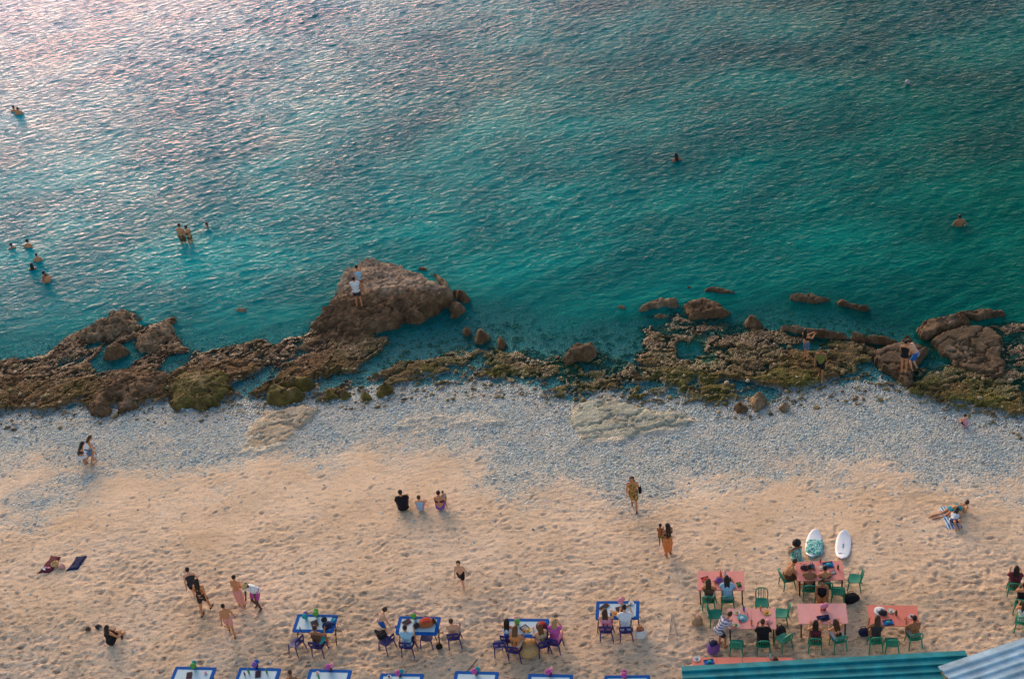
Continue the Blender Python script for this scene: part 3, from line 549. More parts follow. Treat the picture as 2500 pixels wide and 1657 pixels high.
# ------------------------------------------------------------------ people
TO_REMESH = []
def blob(name, mb, m, parent, vox, extra=None):
    o = mb.build(name, m, parent); md = o.modifiers.new('r', 'REMESH'); md.mode = 'VOXEL'; md.voxel_size = vox; md.use_smooth_shade = True
    TO_REMESH.append((o, extra)); return o
def ik(a, t, l1, l2, hint):
    a = Vector(a); t = Vector(t); d = t - a; L = min(d.length, (l1 + l2) * .999); d = d.normalized() if d.length > 1e-6 else Vector((0, 0, -1)); t = a + d * L
    x = (l1 * l1 - l2 * l2 + L * L) / (2 * L); h = math.sqrt(max(0, l1 * l1 - x * x)); q = Vector(hint); q = q - d * q.dot(d); q = q.normalized() if q.length > 1e-6 else d.orthogonal().normalized()
    return a + d * x + q * h, t
POSE = {
 'stand': dict(),
 'akimbo': dict(hl=(-.20, .02, .98), hr=(.20, .02, .98), eh=(1, -.3, 0)),
 'walk': dict(fl=(-.09, .26, .07), fr=(.09, -.24, .09), hl=(-.24, -.12, .86), hr=(.24, .18, .88), lean=4),
 'walk2': dict(fl=(-.09, -.22, .09), fr=(.09, .22, .07), hl=(-.25, .15, .88), hr=(.26, -.1, .86), lean=3),
 'film': dict(hl=(-.05, .42, 1.28), hr=(.10, .42, 1.28), lean=-3, fl=(-.12, .05, .07), fr=(.13, -.03, .07)),
 'arms_front': dict(hl=(-.08, .26, 1.05), hr=(.08, .28, 1.08), lean=6),
 'carry': dict(hl=(-.10, .26, 1.10), hr=(.12, .24, 1.02), lean=-4),
 'reach_up': dict(hr=(.22, .15, 1.92), hl=(-.22, .08, .85)),
 'bend': dict(pel=(0, -.12, .88), lean=52, hl=(-.14, .52, .80), hr=(.14, .55, .80), fl=(-.12, 0, .07), fr=(.12, .05, .07), head=-15),
 'stoop': dict(pel=(0, -.05, .86), lean=30, hl=(-.20, .30, .55), hr=(.22, .32, .55), fl=(-.13, .08, .07), fr=(.13, -.05, .07)),
 'crouch': dict(pel=(0, -.10, .36), lean=28, hl=(-.15, .42, .30), hr=(.15, .42, .30), fl=(-.13, .06, .06), fr=(.13, .02, .06)),
 'sit': dict(pel=(0, -.04, .53), lean=7, hl=(-.17, .40, .80), hr=(.17, .42, .80), fl=(-.12, .42, .07), fr=(.12, .44, .07), head=10),
 'sit_fwd': dict(pel=(0, -.02, .53), lean=24, hl=(-.15, .48, .82), hr=(.20, .46, .82), fl=(-.13, .36, .07), fr=(.13, .42, .07), head=8),
 'sit_back': dict(pel=(0, 0, .53), lean=-6, hl=(-.16, .30, .62), hr=(.16, .32, .62), fl=(-.12, .48, .07), fr=(.12, .46, .07), head=14),
 'sit_chin': dict(pel=(0, -.02, .53), lean=18, hl=(-.10, .42, .82), hr=(.07, .34, 1.08), fl=(-.13, .38, .07), fr=(.13, .42, .07), head=16),
 'ground': dict(pel=(0, 0, .13), lean=8, hl=(-.16, .42, .28), hr=(.16, .42, .28), fl=(-.13, .52, .06), fr=(.13, .55, .06), kh=(0, .2, 1)),
 'ground_open': dict(pel=(0, 0, .13), lean=4, hl=(-.24, .40, .26), hr=(.24, .42, .26), fl=(-.26, .50, .07), fr=(.22, .58, .07), kh=(0, .2, 1)),
 'ground_lean': dict(pel=(0, 0, .13), lean=-12, hl=(-.26, -.30, .07), hr=(.30, .30, .35), fl=(-.12, .62, .06), fr=(.14, .55, .06), kh=(0, .2, 1)),
 'prone': dict(pel=(0, 0, .13), lean=84, hl=(-.14, .60, .05), hr=(.12, .62, .05), fl=(-.08, -.82, .06), fr=(.08, -.82, .06), head=-35, kh=(0, 0, -1)),
 'curled': dict(pel=(0, 0, .14), lean=80, hl=(-.20, .55, .08), hr=(.10, .62, .08), fl=(.30, -.52, .07), fr=(.42, -.40, .10), head=-20, kh=(.3, 0, 1)),
 'wade': dict(hl=(-.30, .15, .86), hr=(.30, .12, .90), lean=3),
 'swim': dict(hl=(-.34, .22, 1.12), hr=(.32, .24, 1.10), lean=6),
 'embrace': dict(hl=(-.12, .34, 1.22), hr=(.14, .34, 1.18), lean=5),
}
def person(label, loc, heading, pose, s=1., skin='tan', hair=('short', 'black'), wear=(), hand_item=None, group=None, fat=1., side=0, head_yaw=0, face=False, kid=False):
    q = dict(POSE[pose]); root = empty('person', tuple(map(float, loc)), R(heading)); tag(root, label, 'person', group)
    V = lambda t: Vector(t)
    pel = V(q.get('pel', (0, 0, .93))); lean = R(q.get('lean', 0)); B = Matrix.Rotation(R(side), 3, 'Y') @ Matrix.Rotation(-lean, 3, 'X')
    up = B @ V((0, 0, 1)); fw = B @ V((0, 1, 0)); rt = B @ V((1, 0, 0))
    hipL, hipR = pel - rt * .085, pel + rt * .085; chest = pel + up * .33 ; neck = pel + up * .50; shL, shR = pel + up * .455 - rt * .175, pel + up * .455 + rt * .175
    hp = R(q.get('head', 0)); HB = Matrix.Rotation(R(side), 3, 'Y') @ Matrix.Rotation(-lean - hp, 3, 'X') @ Matrix.Rotation(R(head_yaw), 3, 'Z'); hu = HB @ V((0, 0, 1)); hf = HB @ V((0, 1, 0)); hr_ = HB @ V((1, 0, 0))
    ks = 1.22 if kid else 1.
    hc = neck + (up + hu).normalized() * (.10 + .095 * ks) + hf * .02
    dl, dr = (-.235, .03, .84), (.235, .03, .84)
    eh = V(q.get('eh', (.55, -.6, -1.)))
    elL, haL = ik(shL, V(q.get('hl', dl)), .285, .255, V((-eh.x, eh.y, eh.z))); elR, haR = ik(shR, V(q.get('hr', dr)), .285, .255, eh)
    kh = V(q.get('kh', (0, 1, .15)))
    knL, anL = ik(hipL, V(q.get('fl', (-.10, .0, .07))), .43, .43, kh + V((-.12, 0, 0))); knR, anR = ik(hipR, V(q.get('fr', (.10, .02, .07))), .43, .43, kh + V((.12, 0, 0)))
    def torso(mb, g=0., lo=0., hi=1.):
        if lo <= .02: mb.caps(pel - rt * .07, .112 * fat + g, pel + rt * .07, .112 * fat + g)
        if lo <= .3 and hi > .2: mb.caps(pel - rt * .055 + up * .17, .098 * fat + g, pel + rt * .055 + up * .17, .098 * fat + g); mb.caps(pel + up * .05, .12 * fat + g, pel + up * .25, .115 * fat + g)
        if hi > .5: mb.caps(chest - rt * .085, .108 + g, chest + rt * .085, .108 + g); mb.caps(pel + up * max(lo, .2), .115 + g, chest + up * .03, .115 + g)
        if hi > .9: mb.caps(shL + rt * .03, .066 + g, shR - rt * .03, .066 + g); mb.caps(chest, .10 + g, neck - up * .05, .075 + g)
    def limb(mb, a, b, ra, rb, t=1., g=0.):
        e = a + (b - a) * t; mb.caps(a, ra + g, e, ra + (rb - ra) * t + g)
    body = MB(); torso(body)
    body.caps(neck - up * .03, .056, hc - hu * .05, .052)
    MH = Matrix((hr_, hf, hu)).transposed()
    body.ell(hc, (.074 * ks, .092 * ks, .112 * ks), MH, 12, 9)
    body.caps(hc - hu * .055 * ks + hf * .045 * ks, .05 * ks, hc - hu * .02 + hf * .02, .06 * ks)                 # jaw
    body.caps(hc + hf * .088 * ks + hu * .012, .014, hc + hf * .104 * ks - hu * .018, .019)                         # nose
    for e in (-1, 1): body.ell(hc + hr_ * e * .076 * ks - hu * .01, (.014, .022, .032), MH, 6, 5)                   # ears
    for sh, el, ha, e in ((shL, elL, haL, -1), (shR, elR, haR, 1)):
        limb(body, sh, el, .050, .039); limb(body, el, ha, .040, .027); d = (ha - el).normalized(); body.caps(ha, .027, ha + d * .065, .034)
    for hi_, kn, an in ((hipL, knL, anL), (hipR, knR, anR)):
        limb(body, hi_, kn, .084 * fat, .056); limb(body, kn, an, .057, .036)
        f_ = V((0, 1, 0)) if an.z < .2 and pose not in ('prone', 'curled') else (an - kn).normalized() * .9 + V((0, 0, -.3)); f_.normalize()
        body.caps(an - f_ * .04 - V((0, 0, .03)), .036, an + f_ * .14 - V((0, 0, .036)), .028)
    fing = MB()
    for el, ha, e in ((elL, haL, -1), (elR, haR, 1)):
        d = (ha - el).normalized(); ax = d.orthogonal().normalized(); ax = (V((0, 1, .2)) - d * d.dot(V((0, 1, .2)))); ax = ax.normalized() if ax.length > .05 else d.orthogonal().normalized(); n_ = d.cross(ax) * e
        for k, ln in enumerate((.060, .072, .075, .066)):
            b0 = ha + d * .075 + ax * (1.5 - k) * .019; b1 = b0 + d * ln * .55 + n_ * .006; b2 = b1 + (d * .8 + n_ * .55).normalized() * ln * .5; fing.tube([b0, b1, b2], [.0095, .0088, .007], 5)
        t0 = ha + d * .02 + ax * .025; t1 = t0 + (d * .55 + ax * .7).normalized() * .04; fing.tube([t0, t1, t1 + (d * .9 + ax * .2).normalized() * .035], [.012, .0105, .008], 5)
    bo = blob('body', body, SKIN[skin], root, .021, fing)
    bo['label'] = {'fair': 'fair', 'tan': 'tanned', 'brown': 'brown', 'dark': 'dark brown'}[skin] + ' skin'
    if face:
        for e in (-1, 1): MB().ell(hc + hf * .086 * ks + hr_ * e * .030 * ks + hu * .012, (.014, .008, .009), MH, 6, 5).build('eye', HAIR['black'], root)
        MB().ell(hc + hf * .092 * ks - hu * .052 * ks, (.024, .010, .007), MH, 6, 5).build('mouth', mat('lips', (.35, .10, .08), .5), root)
    # hair
    st_, hcol = hair
    if st_ != 'none':
        h = MB()
        h.ell(hc + hu * .022 * ks - hf * .020 * ks, (.086 * ks, .096 * ks, .108 * ks), MH, 12, 8); 
        if st_ == 'bun': h.ell(hc + hu * .10 * ks - hf * .075, (.048, .048, .045), MH)
        if st_ == 'tail': h.caps(hc - hf * .10, .03, neck - fw * .10 - up * .10, .016)
        if st_ == 'curly': h.ell(hc + hu * .02 - hf * .03, (.12, .12, .125), MH, 10, 8, .10)
        if st_ == 'afro': h.ell(hc + hu * .03 - hf * .03, (.19, .18, .18), MH, 12, 9, .06)
        if st_ in ('long', 'mid'):
            L = .36 if st_ == 'long' else .16
            for e in (-.045, 0, .045): h.caps(hc - hf * .055 + hr_ * e, .062, neck - fw * .088 + rt * e * 1.5 - up * L, .034)
        blob('hair', h, HAIR[hcol], root, .022)
    for w in wear:
        k, c = w; m = CM(c); g = MB(); vox = .024
        if k in ('shirt', 'longshirt'):
            torso(g, .020, -.1, 1.); T = .62 if k == 'shirt' else 1.
            for sh, el, ha in ((shL, elL, haL), (shR, elR, haR)):
                limb(g, sh, el, .052, .044, T, .020)
                if k == 'longshirt': limb(g, el, ha, .042, .032, .85, .016)
            nm = 'shirt'
        elif k in ('tank', 'swimsuit'): torso(g, .014, -.1, .8); g.caps(chest - rt * .08, .118, chest + rt * .08 + up * .03, .118); g.caps(shL + rt * .07, .05, chest - rt * .08, .09); g.caps(shR - rt * .07, .05, chest + rt * .08, .09); nm = 'tank_top' if k == 'tank' else 'swimsuit'
        elif k == 'bra': g.caps(chest - rt * .09 - up * .01, .113, chest + rt * .09 - up * .01, .113); g.ell(chest - rt * .075 + fw * .05, (.068,) * 3); g.ell(chest + rt * .075 + fw * .05, (.068,) * 3); nm = 'bikini_top'
        elif k == 'briefs': g.caps(pel - rt * .075, .118 * fat, pel + rt * .075, .118 * fat); nm = 'bikini_bottom'
        elif k in ('shorts', 'trunks', 'trousers'):
            T = {'shorts': .62, 'trunks': .42, 'trousers': 1.}[k]; g.caps(pel - rt * .072 + up * .03, .118 * fat, pel + rt * .072 + up * .03, .118 * fat)
            for hi_, kn, an in ((hipL, knL, anL), (hipR, knR, anR)):
                limb(g, hi_, kn, .090 * fat, .066 + (.012 if k != 'trousers' else 0), T, .016)
                if k == 'trousers': limb(g, kn, an, .064, .05, .92, .012)
            nm = k
        elif k in ('dress', 'skirt', 'sarong'):
            if k == 'dress': torso(g, .016, -.1, .85); g.caps(shL + rt * .08, .05, chest - rt * .07, .10); g.caps(shR - rt * .08, .05, chest + rt * .07, .10)
            T = .75 if k != 'sarong' else 1.02; mid = (knL + knR) / 2; g.caps(pel, .135, pel + (mid - pel) * .5, .15); g.caps(hipL, .115, hipL + (knL - hipL) * T, .115); g.caps(hipR, .115, hipR + (knR - hipR) * T, .115); g.caps(pel, .125, pel + (mid - pel) * T, .13)
            if k == 'sarong': limb(g, knL, anL, .085, .075, .55); limb(g, knR, anR, .085, .075, .55); g.caps(mid, .10, (mid + (anL + anR) / 2) / 2, .10)
            nm = 'dress' if k == 'dress' else 'skirt'
        elif k in ('cap', 'hat'):
            g = MB(); cc = hc + hu * .05; g.ell(cc, (.094 * ks, .104 * ks, .082 * ks), MH); v0 = len(g.v)
            if k == 'cap': g.ell(cc + hf * .11, (.075, .085, .016), MH)
            else: g.ell(cc + hu * .0, (.20, .20, .022), MH, 16, 5)
            nm = 'cap' if k == 'cap' else 'sun_hat'; vox = .02
        elif k == 'towelwrap': torso(g, .03, .25, .8); nm = 'towel'
        elif k == 'shoes':
            for kn, an in ((knL, anL), (knR, anR)): g.caps(an - V((0, .05, .03)), .042, an + V((0, .15, -.035)), .035)
            nm = 'shoes'
        blob(nm, g, m, root, vox)
    root.scale = (s, s, s)
    return root, dict(handL=haL, handR=haR, hc=hc, rt=root)

# ------------------------------------------------------------------ chairs
def chair_meshes(style, m):
    P = []; W, Dp, Hs = .44, .42, .43
    seat = MB(); n = 6; vs = []; fs = []
    for zo in (0, -.025):
        for j in range(n + 1):
            for i in range(n + 1):
                u, v = i / n * 2 - 1, j / n * 2 - 1; sq = 1 - .10 * u * u * v * v; vs.append((u * W / 2 * sq * (1 - .05 * (v < 0)), v * Dp / 2 * sq, Hs + zo - .022 * (1 - u * u) * (1 - v * v) - .015 * max(0, v) ** 3))
    K = (n + 1) ** 2
    for j in range(n):
        for i in range(n):
            a = j * (n + 1) + i; fs.append((a, a + 1, a + n + 2, a + n + 1)); fs.append((K + a, K + a + n + 1, K + a + n + 2, K + a + 1))
    bd = [i for i in range(n + 1)] + [(j + 1) * (n + 1) - 1 for j in range(1, n + 1)] + [K - 1 - i for i in range(1, n + 1)] + [(n - j) * (n + 1) for j in range(1, n)]
    for a, b in zip(bd, bd[1:] + bd[:1]): fs.append((b, a, K + a, K + b))
    seat.add(vs, fs); P.append(('seat', seat))
    for sx, sy in ((-1, 1), (1, 1), (-1, -1), (1, -1)):
        l = MB(); l.tube([(sx * .19, sy * .175, Hs - .01), (sx * .215, sy * .205, .22), (sx * .235, sy * .235, -.04)], [.026, .022, .019], 6); P.append(('leg', l))
    b = MB(); y0, y1 = -.20, -.29; hw = .20; top = .86
    if style == 'arch':
        pts = [(-hw, y0, Hs - .01), (-hw - .015, y0 - .04, .62), (-hw + .01, y1 + .01, .78), (-.12, y1 - .005, top - .015), (0, y1 - .01, top), (.12, y1 - .005, top - .015), (hw - .01, y1 + .01, .78), (hw + .015, y0 - .04, .62), (hw, y0, Hs - .01)]
        b.tube(pts, [.02, .02, .021, .023, .024, .023, .021, .02, .02], 6); P.append(('back_frame', b))
        for k in (-.11, -.055, 0, .055, .11):
            sl = MB(); sl.tube([(k, y0, Hs - .005), (k * 1.05, y0 - .045, .63), (k * .95, y1, top - .03)], [.016, .015, .016], 4); P.append(('slat', sl))
    else:
        
        for e in (-1, 1):
            b = MB(); b.tube([(e * hw, y0, Hs - .01), (e * (hw + .005), y0 - .05, .64), (e * hw, y1, top - .05)], .022, 6); P.append(('back_post', b))
        t = MB(); t.box((0, y1, top - .045), (.43, .03, .10), 0, .014); P.append(('top_rail', t))
        t = MB(); t.box((0, y0 - .035, .55), (.40, .028, .07), 0, .012); P.append(('lower_rail', t))
        sl = MB(); sl.box((0, y1 + .035, .69), (.10, .024, .24), 0, .01); P.append(('slat', sl))
    return [(nm, mb.mesh(nm, m)) for nm, mb in P]
CH = {'green': chair_meshes('arch', GREENP), 'purple': chair_meshes('slots', PURPLE)}
def chair(colour, px, py, heading, label, group=None, at=None):
    g = ground(px, py) if at is None else np.array(at)
    o = empty(colour + '_chair', (g[0], g[1], g[2] + .01), R(heading)); tag(o, label, 'chair', group)
    back = None
    for nm, me in CH[colour]:
        c = bpy.data.objects.new(nm, me); C.objects.link(c); c.parent = back if nm == 'slat' and back else o
        if nm in ('back_frame', 'top_rail'): back = c
    return o
def seated(colour, px, py, heading, chair_label, label, pose='sit', **kw):
    o = chair(colour, px, py, heading, chair_label, 'plastic chairs at the %s tables' % ('pink' if colour == 'green' else 'blue rimmed'))
    sc = kw.get('s', 1.)
    person(label, (o.location[0], o.location[1], o.location[2] + .535 - .53 * sc), heading, pose, **kw); return o

# ------------------------------------------------------------------ tables
BW, BD, PW, PD, TH = 1.54, .84, 1.66, .93, .75
def table_frame(corners):
    q = [Gz(x, y, TH) for x, y in corners]; c = sum(q) / 4; e = (q[1] - q[0]) + (q[2] - q[3]); a = math.atan2(e[1], e[0]); return c[0], c[1], a
def table_edge(tl, tr, d):
    a, b = Gz(*tl, TH), Gz(*tr, TH); e = b - a; an = math.atan2(e[1], e[0]); c = (a + b) / 2; return c[0] + math.sin(an) * d / 2, c[1] - math.cos(an) * d / 2, an
def blue_table(x, y, a, label):
    z = 0.; o = empty('beach_table', (x, y, z), a); tag(o, label, 'table', 'blue rimmed tables on the sand')
    MB().box((0, 0, TH - .022), (BW - .22, BD - .22, .03), 0, .004).build('table_panel', PANEL, o)
    r = MB(); w, d, t = BW / 2, BD / 2, .12
    out = []; inn = []
    for cx, cy, a0 in ((w - .05, d - .05, 0), (-w + .05, d - .05, 90), (-w + .05, -d + .05, 180), (w - .05, -d + .05, 270)):
        for k in (0, 45, 90): out.append((cx + .05 * math.cos(R(a0 + k)), cy + .05 * math.sin(R(a0 + k))))
    for sx, sy in ((1, 1), (-1, 1), (-1, -1), (1, -1)): inn += [(sx * (w - t), sy * (d - t))] * 3
    n = len(out); vs = [(p[0], p[1], TH) for p in out] + [(p[0], p[1], TH) for p in inn] + [(p[0], p[1], TH - .05) for p in out] + [(p[0], p[1], TH - .05) for p in inn]; fs = []
    for i in range(n):
        j = (i + 1) % n; fs += [(i, j, n + j, n + i), (2 * n + i, 3 * n + i, 3 * n + j, 2 * n + j), (i, 2 * n + i, 2 * n + j, j), (n + i, n + j, 3 * n + j, 3 * n + i)]
    r.add(vs, fs).build('rim', BLUE_RIM, o)
    zg = lambda lx, ly: terr(x + lx * math.cos(a) - ly * math.sin(a), y + lx * math.sin(a) + ly * math.cos(a)) - z - .03
    for sx in (-1, 1):
        for sy in (-1, 1): MB().tube([(sx * (w - .10), -sy * (d - .14), TH - .05), (sx * (w - .02), sy * (d - .02), zg(sx * (w - .02), sy * (d - .02)))], .021, 6).build('leg', WOOD, o)
        MB().tube([(sx * (w - .06), -d + .2, .36), (sx * (w - .06), d - .2, .36)], .013, 6).build('crossbar', WOOD, o)
    return o
def pink_table(x, y, a, label, pk):
    o = empty('beach_table', (x, y, 0), a); tag(o, label, 'table', 'pink tables on the sand')
    for sx in (-1, 1): MB().box((sx * PW / 4, 0, TH - .018), (PW / 2 - .003, PD, .036), 0, .008).build('table_board', PINKS[pk], o)
    MB().box((0, 0, TH - .075), (PW - .16, PD - .16, .07), 0, .005).build('apron', WOOD, o)
    for sx in (-1, 1):
        for sy in (-1, 1):
            lx, ly = sx * (PW / 2 - .09), sy * (PD / 2 - .09); zb = terr(x + lx * math.cos(a) - ly * math.sin(a), y + lx * math.sin(a) + ly * math.cos(a)) - .04
            MB().box((lx, ly, (TH - .04 + zb) / 2), (.05, .05, TH - .04 - zb), 0, .006).build('leg', WOOD, o)
    return o
#PART4
# ------------------------------------------------------------------ small items
def top_at(px, py): p = Gz(px, py, TH + .002); return (p[0], p[1], TH + .002)
def sand_at(px, py): g = ground(px, py); return (g[0], g[1], g[2])
def pompom(px, py, c1_, c2_, label, pot='brown'):
    o = empty('flower_pot', top_at(px, py), R(random.uniform(0, 90))); tag(o, label, 'flower pot', 'centrepieces on the beach tables')
    p_ = MB().lathe([(.055, 0), (.075, .10), (.08, .12), (.07, .12)], seg=12).build('pot', PL(pot), o)
    MB().ell((-.06, 0, .20), (.105, .105, .105), None, 10, 8, .07).build('bloom', cloth_m(c1_), p_); MB().ell((.08, .03, .19), (.09, .09, .09), None, 10, 8, .07).build('bloom', cloth_m(c2_), p_)
def bottle(px, py, c, label, h=.27, cap='red'):
    o = empty('bottle', top_at(px, py)); tag(o, label, 'bottle'); r = h * .15
    MB().lathe([(r * .9, 0), (r, .01), (r, h * .58), (r * .42, h * .78), (r * .36, h * .92)], seg=10).build('bottle_body', PL(c, .2), o); MB().lathe([(r * .42, h * .92), (r * .42, h)], seg=8).build('cap', PL(cap), o)
def cup(px, py, c, label, h=.13):
    o = empty('cup', top_at(px, py)); tag(o, label, 'cup'); MB().lathe([(.03, 0), (.042, h), (.036, h), (.028, .03)], seg=10).build('cup_body', PL(c, .25), o); MB().lathe([(.001, h * .78), (.034, h * .8)], seg=10).build('drink', PL('orange'), o)
def plate(px, py, c, food, label, r=.13):
    o = empty('plate', top_at(px, py)); tag(o, label, 'plate'); MB().lathe([(r * .6, 0), (r, .022), (r * .96, .024), (r * .55, .008)], seg=16).build('dish', PL(c, .3), o); MB().ell((0, 0, .025), (r * .55, r * .5, .035), None, 8, 6, .2).build('food', cloth_m(food), o)
def menu(px, py, c, label, w=.24, d=.32, rz=0.):
    o = empty('menu_board', top_at(px, py), R(rz)); tag(o, label, 'menu'); MB().box((0, 0, .008), (w, d, .014), 0, .003).build('cover', cloth_m(c), o); MB().box((0, 0, .017), (w * .7, d * .72, .003)).build('page', cloth_m('charcoal' if c != 'charcoal' else 'grey'), o)
def tray(px, py, c, label, w=.36, d=.24, rz=0.):
    o = empty('tray', top_at(px, py), R(rz)); tag(o, label, 'tray'); MB().box((0, 0, .01), (w, d, .018), 0, .005).build('base', cloth_m(c), o)
    MB().box((0, d / 2, .022), (w, .018, .03)).build('lip', cloth_m('charcoal'), o); MB().box((0, -d / 2, .022), (w, .018, .03)).build('lip', cloth_m('charcoal'), o); MB().ell((.02, 0, .045), (w * .28, d * .3, .035), None, 8, 6, .15).build('folded_cloth', cloth_m('teal' if c == 'blue' else c), o)
def bag(loc, c, label, w=.36, d=.24, h=.30, rz=0., handle='brown', name='bag', band=None):
    o = empty(name, loc, R(rz)); tag(o, label, 'bag'); b = MB(); n = 14; pr = [(.0, .80), (.12, 1.), (.5, 1.02), (.85, .86), (1., .62), (1.04, .35)]
    vs = []; 
    for zz_, k in pr:
        for i in range(n):
            t = 2 * math.pi * i / n; cx_, sx_ = math.cos(t), math.sin(t); vs.append((w / 2 * k * math.copysign(abs(cx_) ** .7, cx_) * (1 + random.uniform(-.05, .05)), d / 2 * k * math.copysign(abs(sx_) ** .7, sx_) * (1 + random.uniform(-.06, .06)), h * zz_ + random.uniform(-.01, .01)))
    fs = [(r_ * n + i, r_ * n + (i + 1) % n, r_ * n + n + (i + 1) % n, r_ * n + n + i) for r_ in range(len(pr) - 1) for i in range(n)] + [tuple(range(n - 1, -1, -1)), tuple((len(pr) - 1) * n + i for i in range(n))]
    b.add(vs, fs).build('sack', CM(c), o)
    for e in (-1, 1): MB().tube([(-w * .22, e * d * .22, h * .98), (-w * .2, e * d * .3, h * 1.3), (0, e * d * .32, h * 1.42), (w * .2, e * d * .3, h * 1.3), (w * .22, e * d * .22, h * .98)], .011, 5).build('handle', CM(handle), o)
    if band: MB().ell((0, 0, h * 1.0), (w * .36, d * .36, h * .25), None, 10, 6, .12).build('contents', CM(band), o)
    return o
def cloth(name, label, pts, mtl, H=.05, cat='towel', seed=0, sub=None, fold=.05, flat=False):
    """cloth lying on the sand: outline in photograph pixels"""
    P = np.array([Gz(x, y, 0)[:2] for x, y in pts]); z0 = terr(*P.mean(0)); P = np.array([Gz(x, y, z0)[:2] for x, y in pts]); c = P.mean(0)
    gx = np.arange(P[:, 0].min() - .1, P[:, 0].max() + .1, .04); gy = np.arange(P[:, 1].min() - .1, P[:, 1].max() + .1, .04); x, y = np.meshgrid(gx, gy)
    d = sdf(P, x, y) + (0 if flat else .05 * fbm(x * 3, y * 3, 2, seed)); g = np.array([[terr(a, b) for a in gx] for b in gy])
    z = g + np.clip(d / .05, 0, 1) * (.02 + H * (.5 + .5 * fbm(x * 1.5, y * 1.5, 2, seed)) + fold * np.abs(fbm(x * 4, y * 4, 3, seed + 4))) - (d < 0) * .03
    o = empty(name, (c[0], c[1], z0)); tag(o, label, cat)
    b = grid_mesh('fabric', x - c[0], y - c[1], z - z0, mtl, keep=(d > -.0)); b.parent = o; return o
def sunhat(loc, c, label):
    o = empty('sun_hat', loc); tag(o, label, 'hat'); MB().lathe([(.02, .012), (.20, 0), (.205, .01), (.115, .03), (.10, .10), (.06, .12), (.01, .12)], seg=18).build('straw', CM(c), o); MB().lathe([(.118, .03), (.118, .055), (.11, .055)], seg=18).build('band', CM('charcoal'), o)
def sandal(loc, rz, c, label, group=None):
    o = empty('sandal', loc, R(rz)); tag(o, label, 'sandal', group); b = MB(); n = 12; out = [(.05 * math.cos(t) * (1 + .25 * math.sin(t)), .14 * math.sin(t)) for t in [2 * math.pi * i / n for i in range(n)]]
    b.add([(x, y, .03) for x, y in out] + [(x, y, .005) for x, y in out], [tuple(range(n)), tuple(range(2 * n - 1, n - 1, -1))] + [(i, n + i, n + (i + 1) % n, (i + 1) % n) for i in range(n)]).build('sole', CM(c), o)
    MB().tube([(-.045, .0, .03), (0, .06, .06), (.045, .0, .03)], .008, 5).build('strap', CM('charcoal'), o)

# ------------------------------------------------------------------ blue rimmed tables
bt = [([(727, 1497.3), (825.3, 1498.8), (811.6, 1544), (713.8, 1541.2)], 'blue rimmed table cluttered with a green flower pot and hats, single diner in brown'),
      ([(976.5, 1502.7), (1075.4, 1504.3), (1066.6, 1548.9), (964.4, 1546.7)], 'blue rimmed table with a big rust basket, diners on three sides'),
      ([(1235, 1509.3), (1340.8, 1510.8), (1338.6, 1552.9), (1230, 1552.9)], 'blue rimmed table with four women sitting along its near side'),
      ([(1455, 1466.6), (1560.6, 1466.6), (1561.7, 1508.7), (1453.5, 1509.8)], 'blue rimmed table shared by a long haired woman and a man in white')]
BA = []
for q, lb in bt:
    x, y, a = table_frame(q); blue_table(x, y, a, lb); BA.append(math.degrees(a))
row = [((428.8, 1625.6), (529.2, 1627.9)), ((586.3, 1627.9), (685.6, 1630.2)), ((756.7, 1632), (858.9, 1634)), ((928, 1642.3), (1036.9, 1643.4)), ((1109.5, 1636.4), (1220.7, 1639)), ((1290, 1643.4), (1400, 1645.6)), ((1474.4, 1647.7), (1588.7, 1646.6))]
rl = ['leftmost blue rimmed table of the front row, green and teal blooms on it', 'second blue rimmed table from left in the front row, set with bottles', 'third blue rimmed table from left in the front row, pink and purple blooms',
      'middle blue rimmed table of the front row, pink and teal blooms', 'third blue rimmed table from right in the front row, magenta and teal blooms', 'second blue rimmed table from right in the front row, two pink blooms', 'rightmost blue rimmed table of the front row, single pink bloom']
for (a, b), lb in zip(row, rl): blue_table(*table_edge(a, b, BD), lb)
# chairs and diners at the blue tables
h1, h2, h3, h4 = BA
chair('purple', 728, 1588, h1 + 62, 'empty purple chair left of the lone diner in brown', 'plastic chairs at the blue rimmed tables')
seated('purple', 783, 1592, h1 - 6, 'purple chair under the lone diner in brown', 'person in a dark brown top eating alone at a blue rimmed table', 'sit', skin='brown', hair=('short', 'brown'), wear=[('tank', 'brown'), ('shorts', 'teal')])
ch = chair('purple', 948, 1584, h2 + 55, 'purple chair with a black jacket over it', 'plastic chairs at the blue rimmed tables')
jk = cloth('jacket', 'black jacket slung over an empty purple chair', [(922, 1566), (946, 1562), (950, 1580), (934, 1590)], cloth_m('black'), .05, 'jacket', 4); jk.location.z += .62
seated('purple', 1001, 1593, h2 - 3, 'purple chair under the man in the pale shirt', 'man in a pale grey shirt sitting with his back turned, big basket before him', 'sit', skin='tan', hair=('short', 'black'), wear=[('shirt', 'skyblue'), ('shorts', 'navy')])
chair('purple', 1047, 1573, h2 + 175, 'empty purple chair pushed under the near side of the basket table', 'plastic chairs at the blue rimmed tables')
seated('purple', 1113, 1571, h2 + 8, 'purple chair under the bare backed man in a patterned wrap', 'bare backed man in a patterned wrap sitting right of the basket table', 'sit_back', skin='fair', hair=('short', 'brown'), wear=[('sarong', 'patterned')], fat=1.12)
person('bare chested child in blue shorts leaning over beside the basket table', sand_at(938, 1549), h2 - 55, 'stoop', s=.80, skin='fair', hair=('curly', 'brown'), wear=[('shorts', 'blue')], kid=True)
chair('purple', 1224, 1592, h3 + 8, 'empty purple chair at the left end of the four women', 'plastic chairs at the blue rimmed tables')
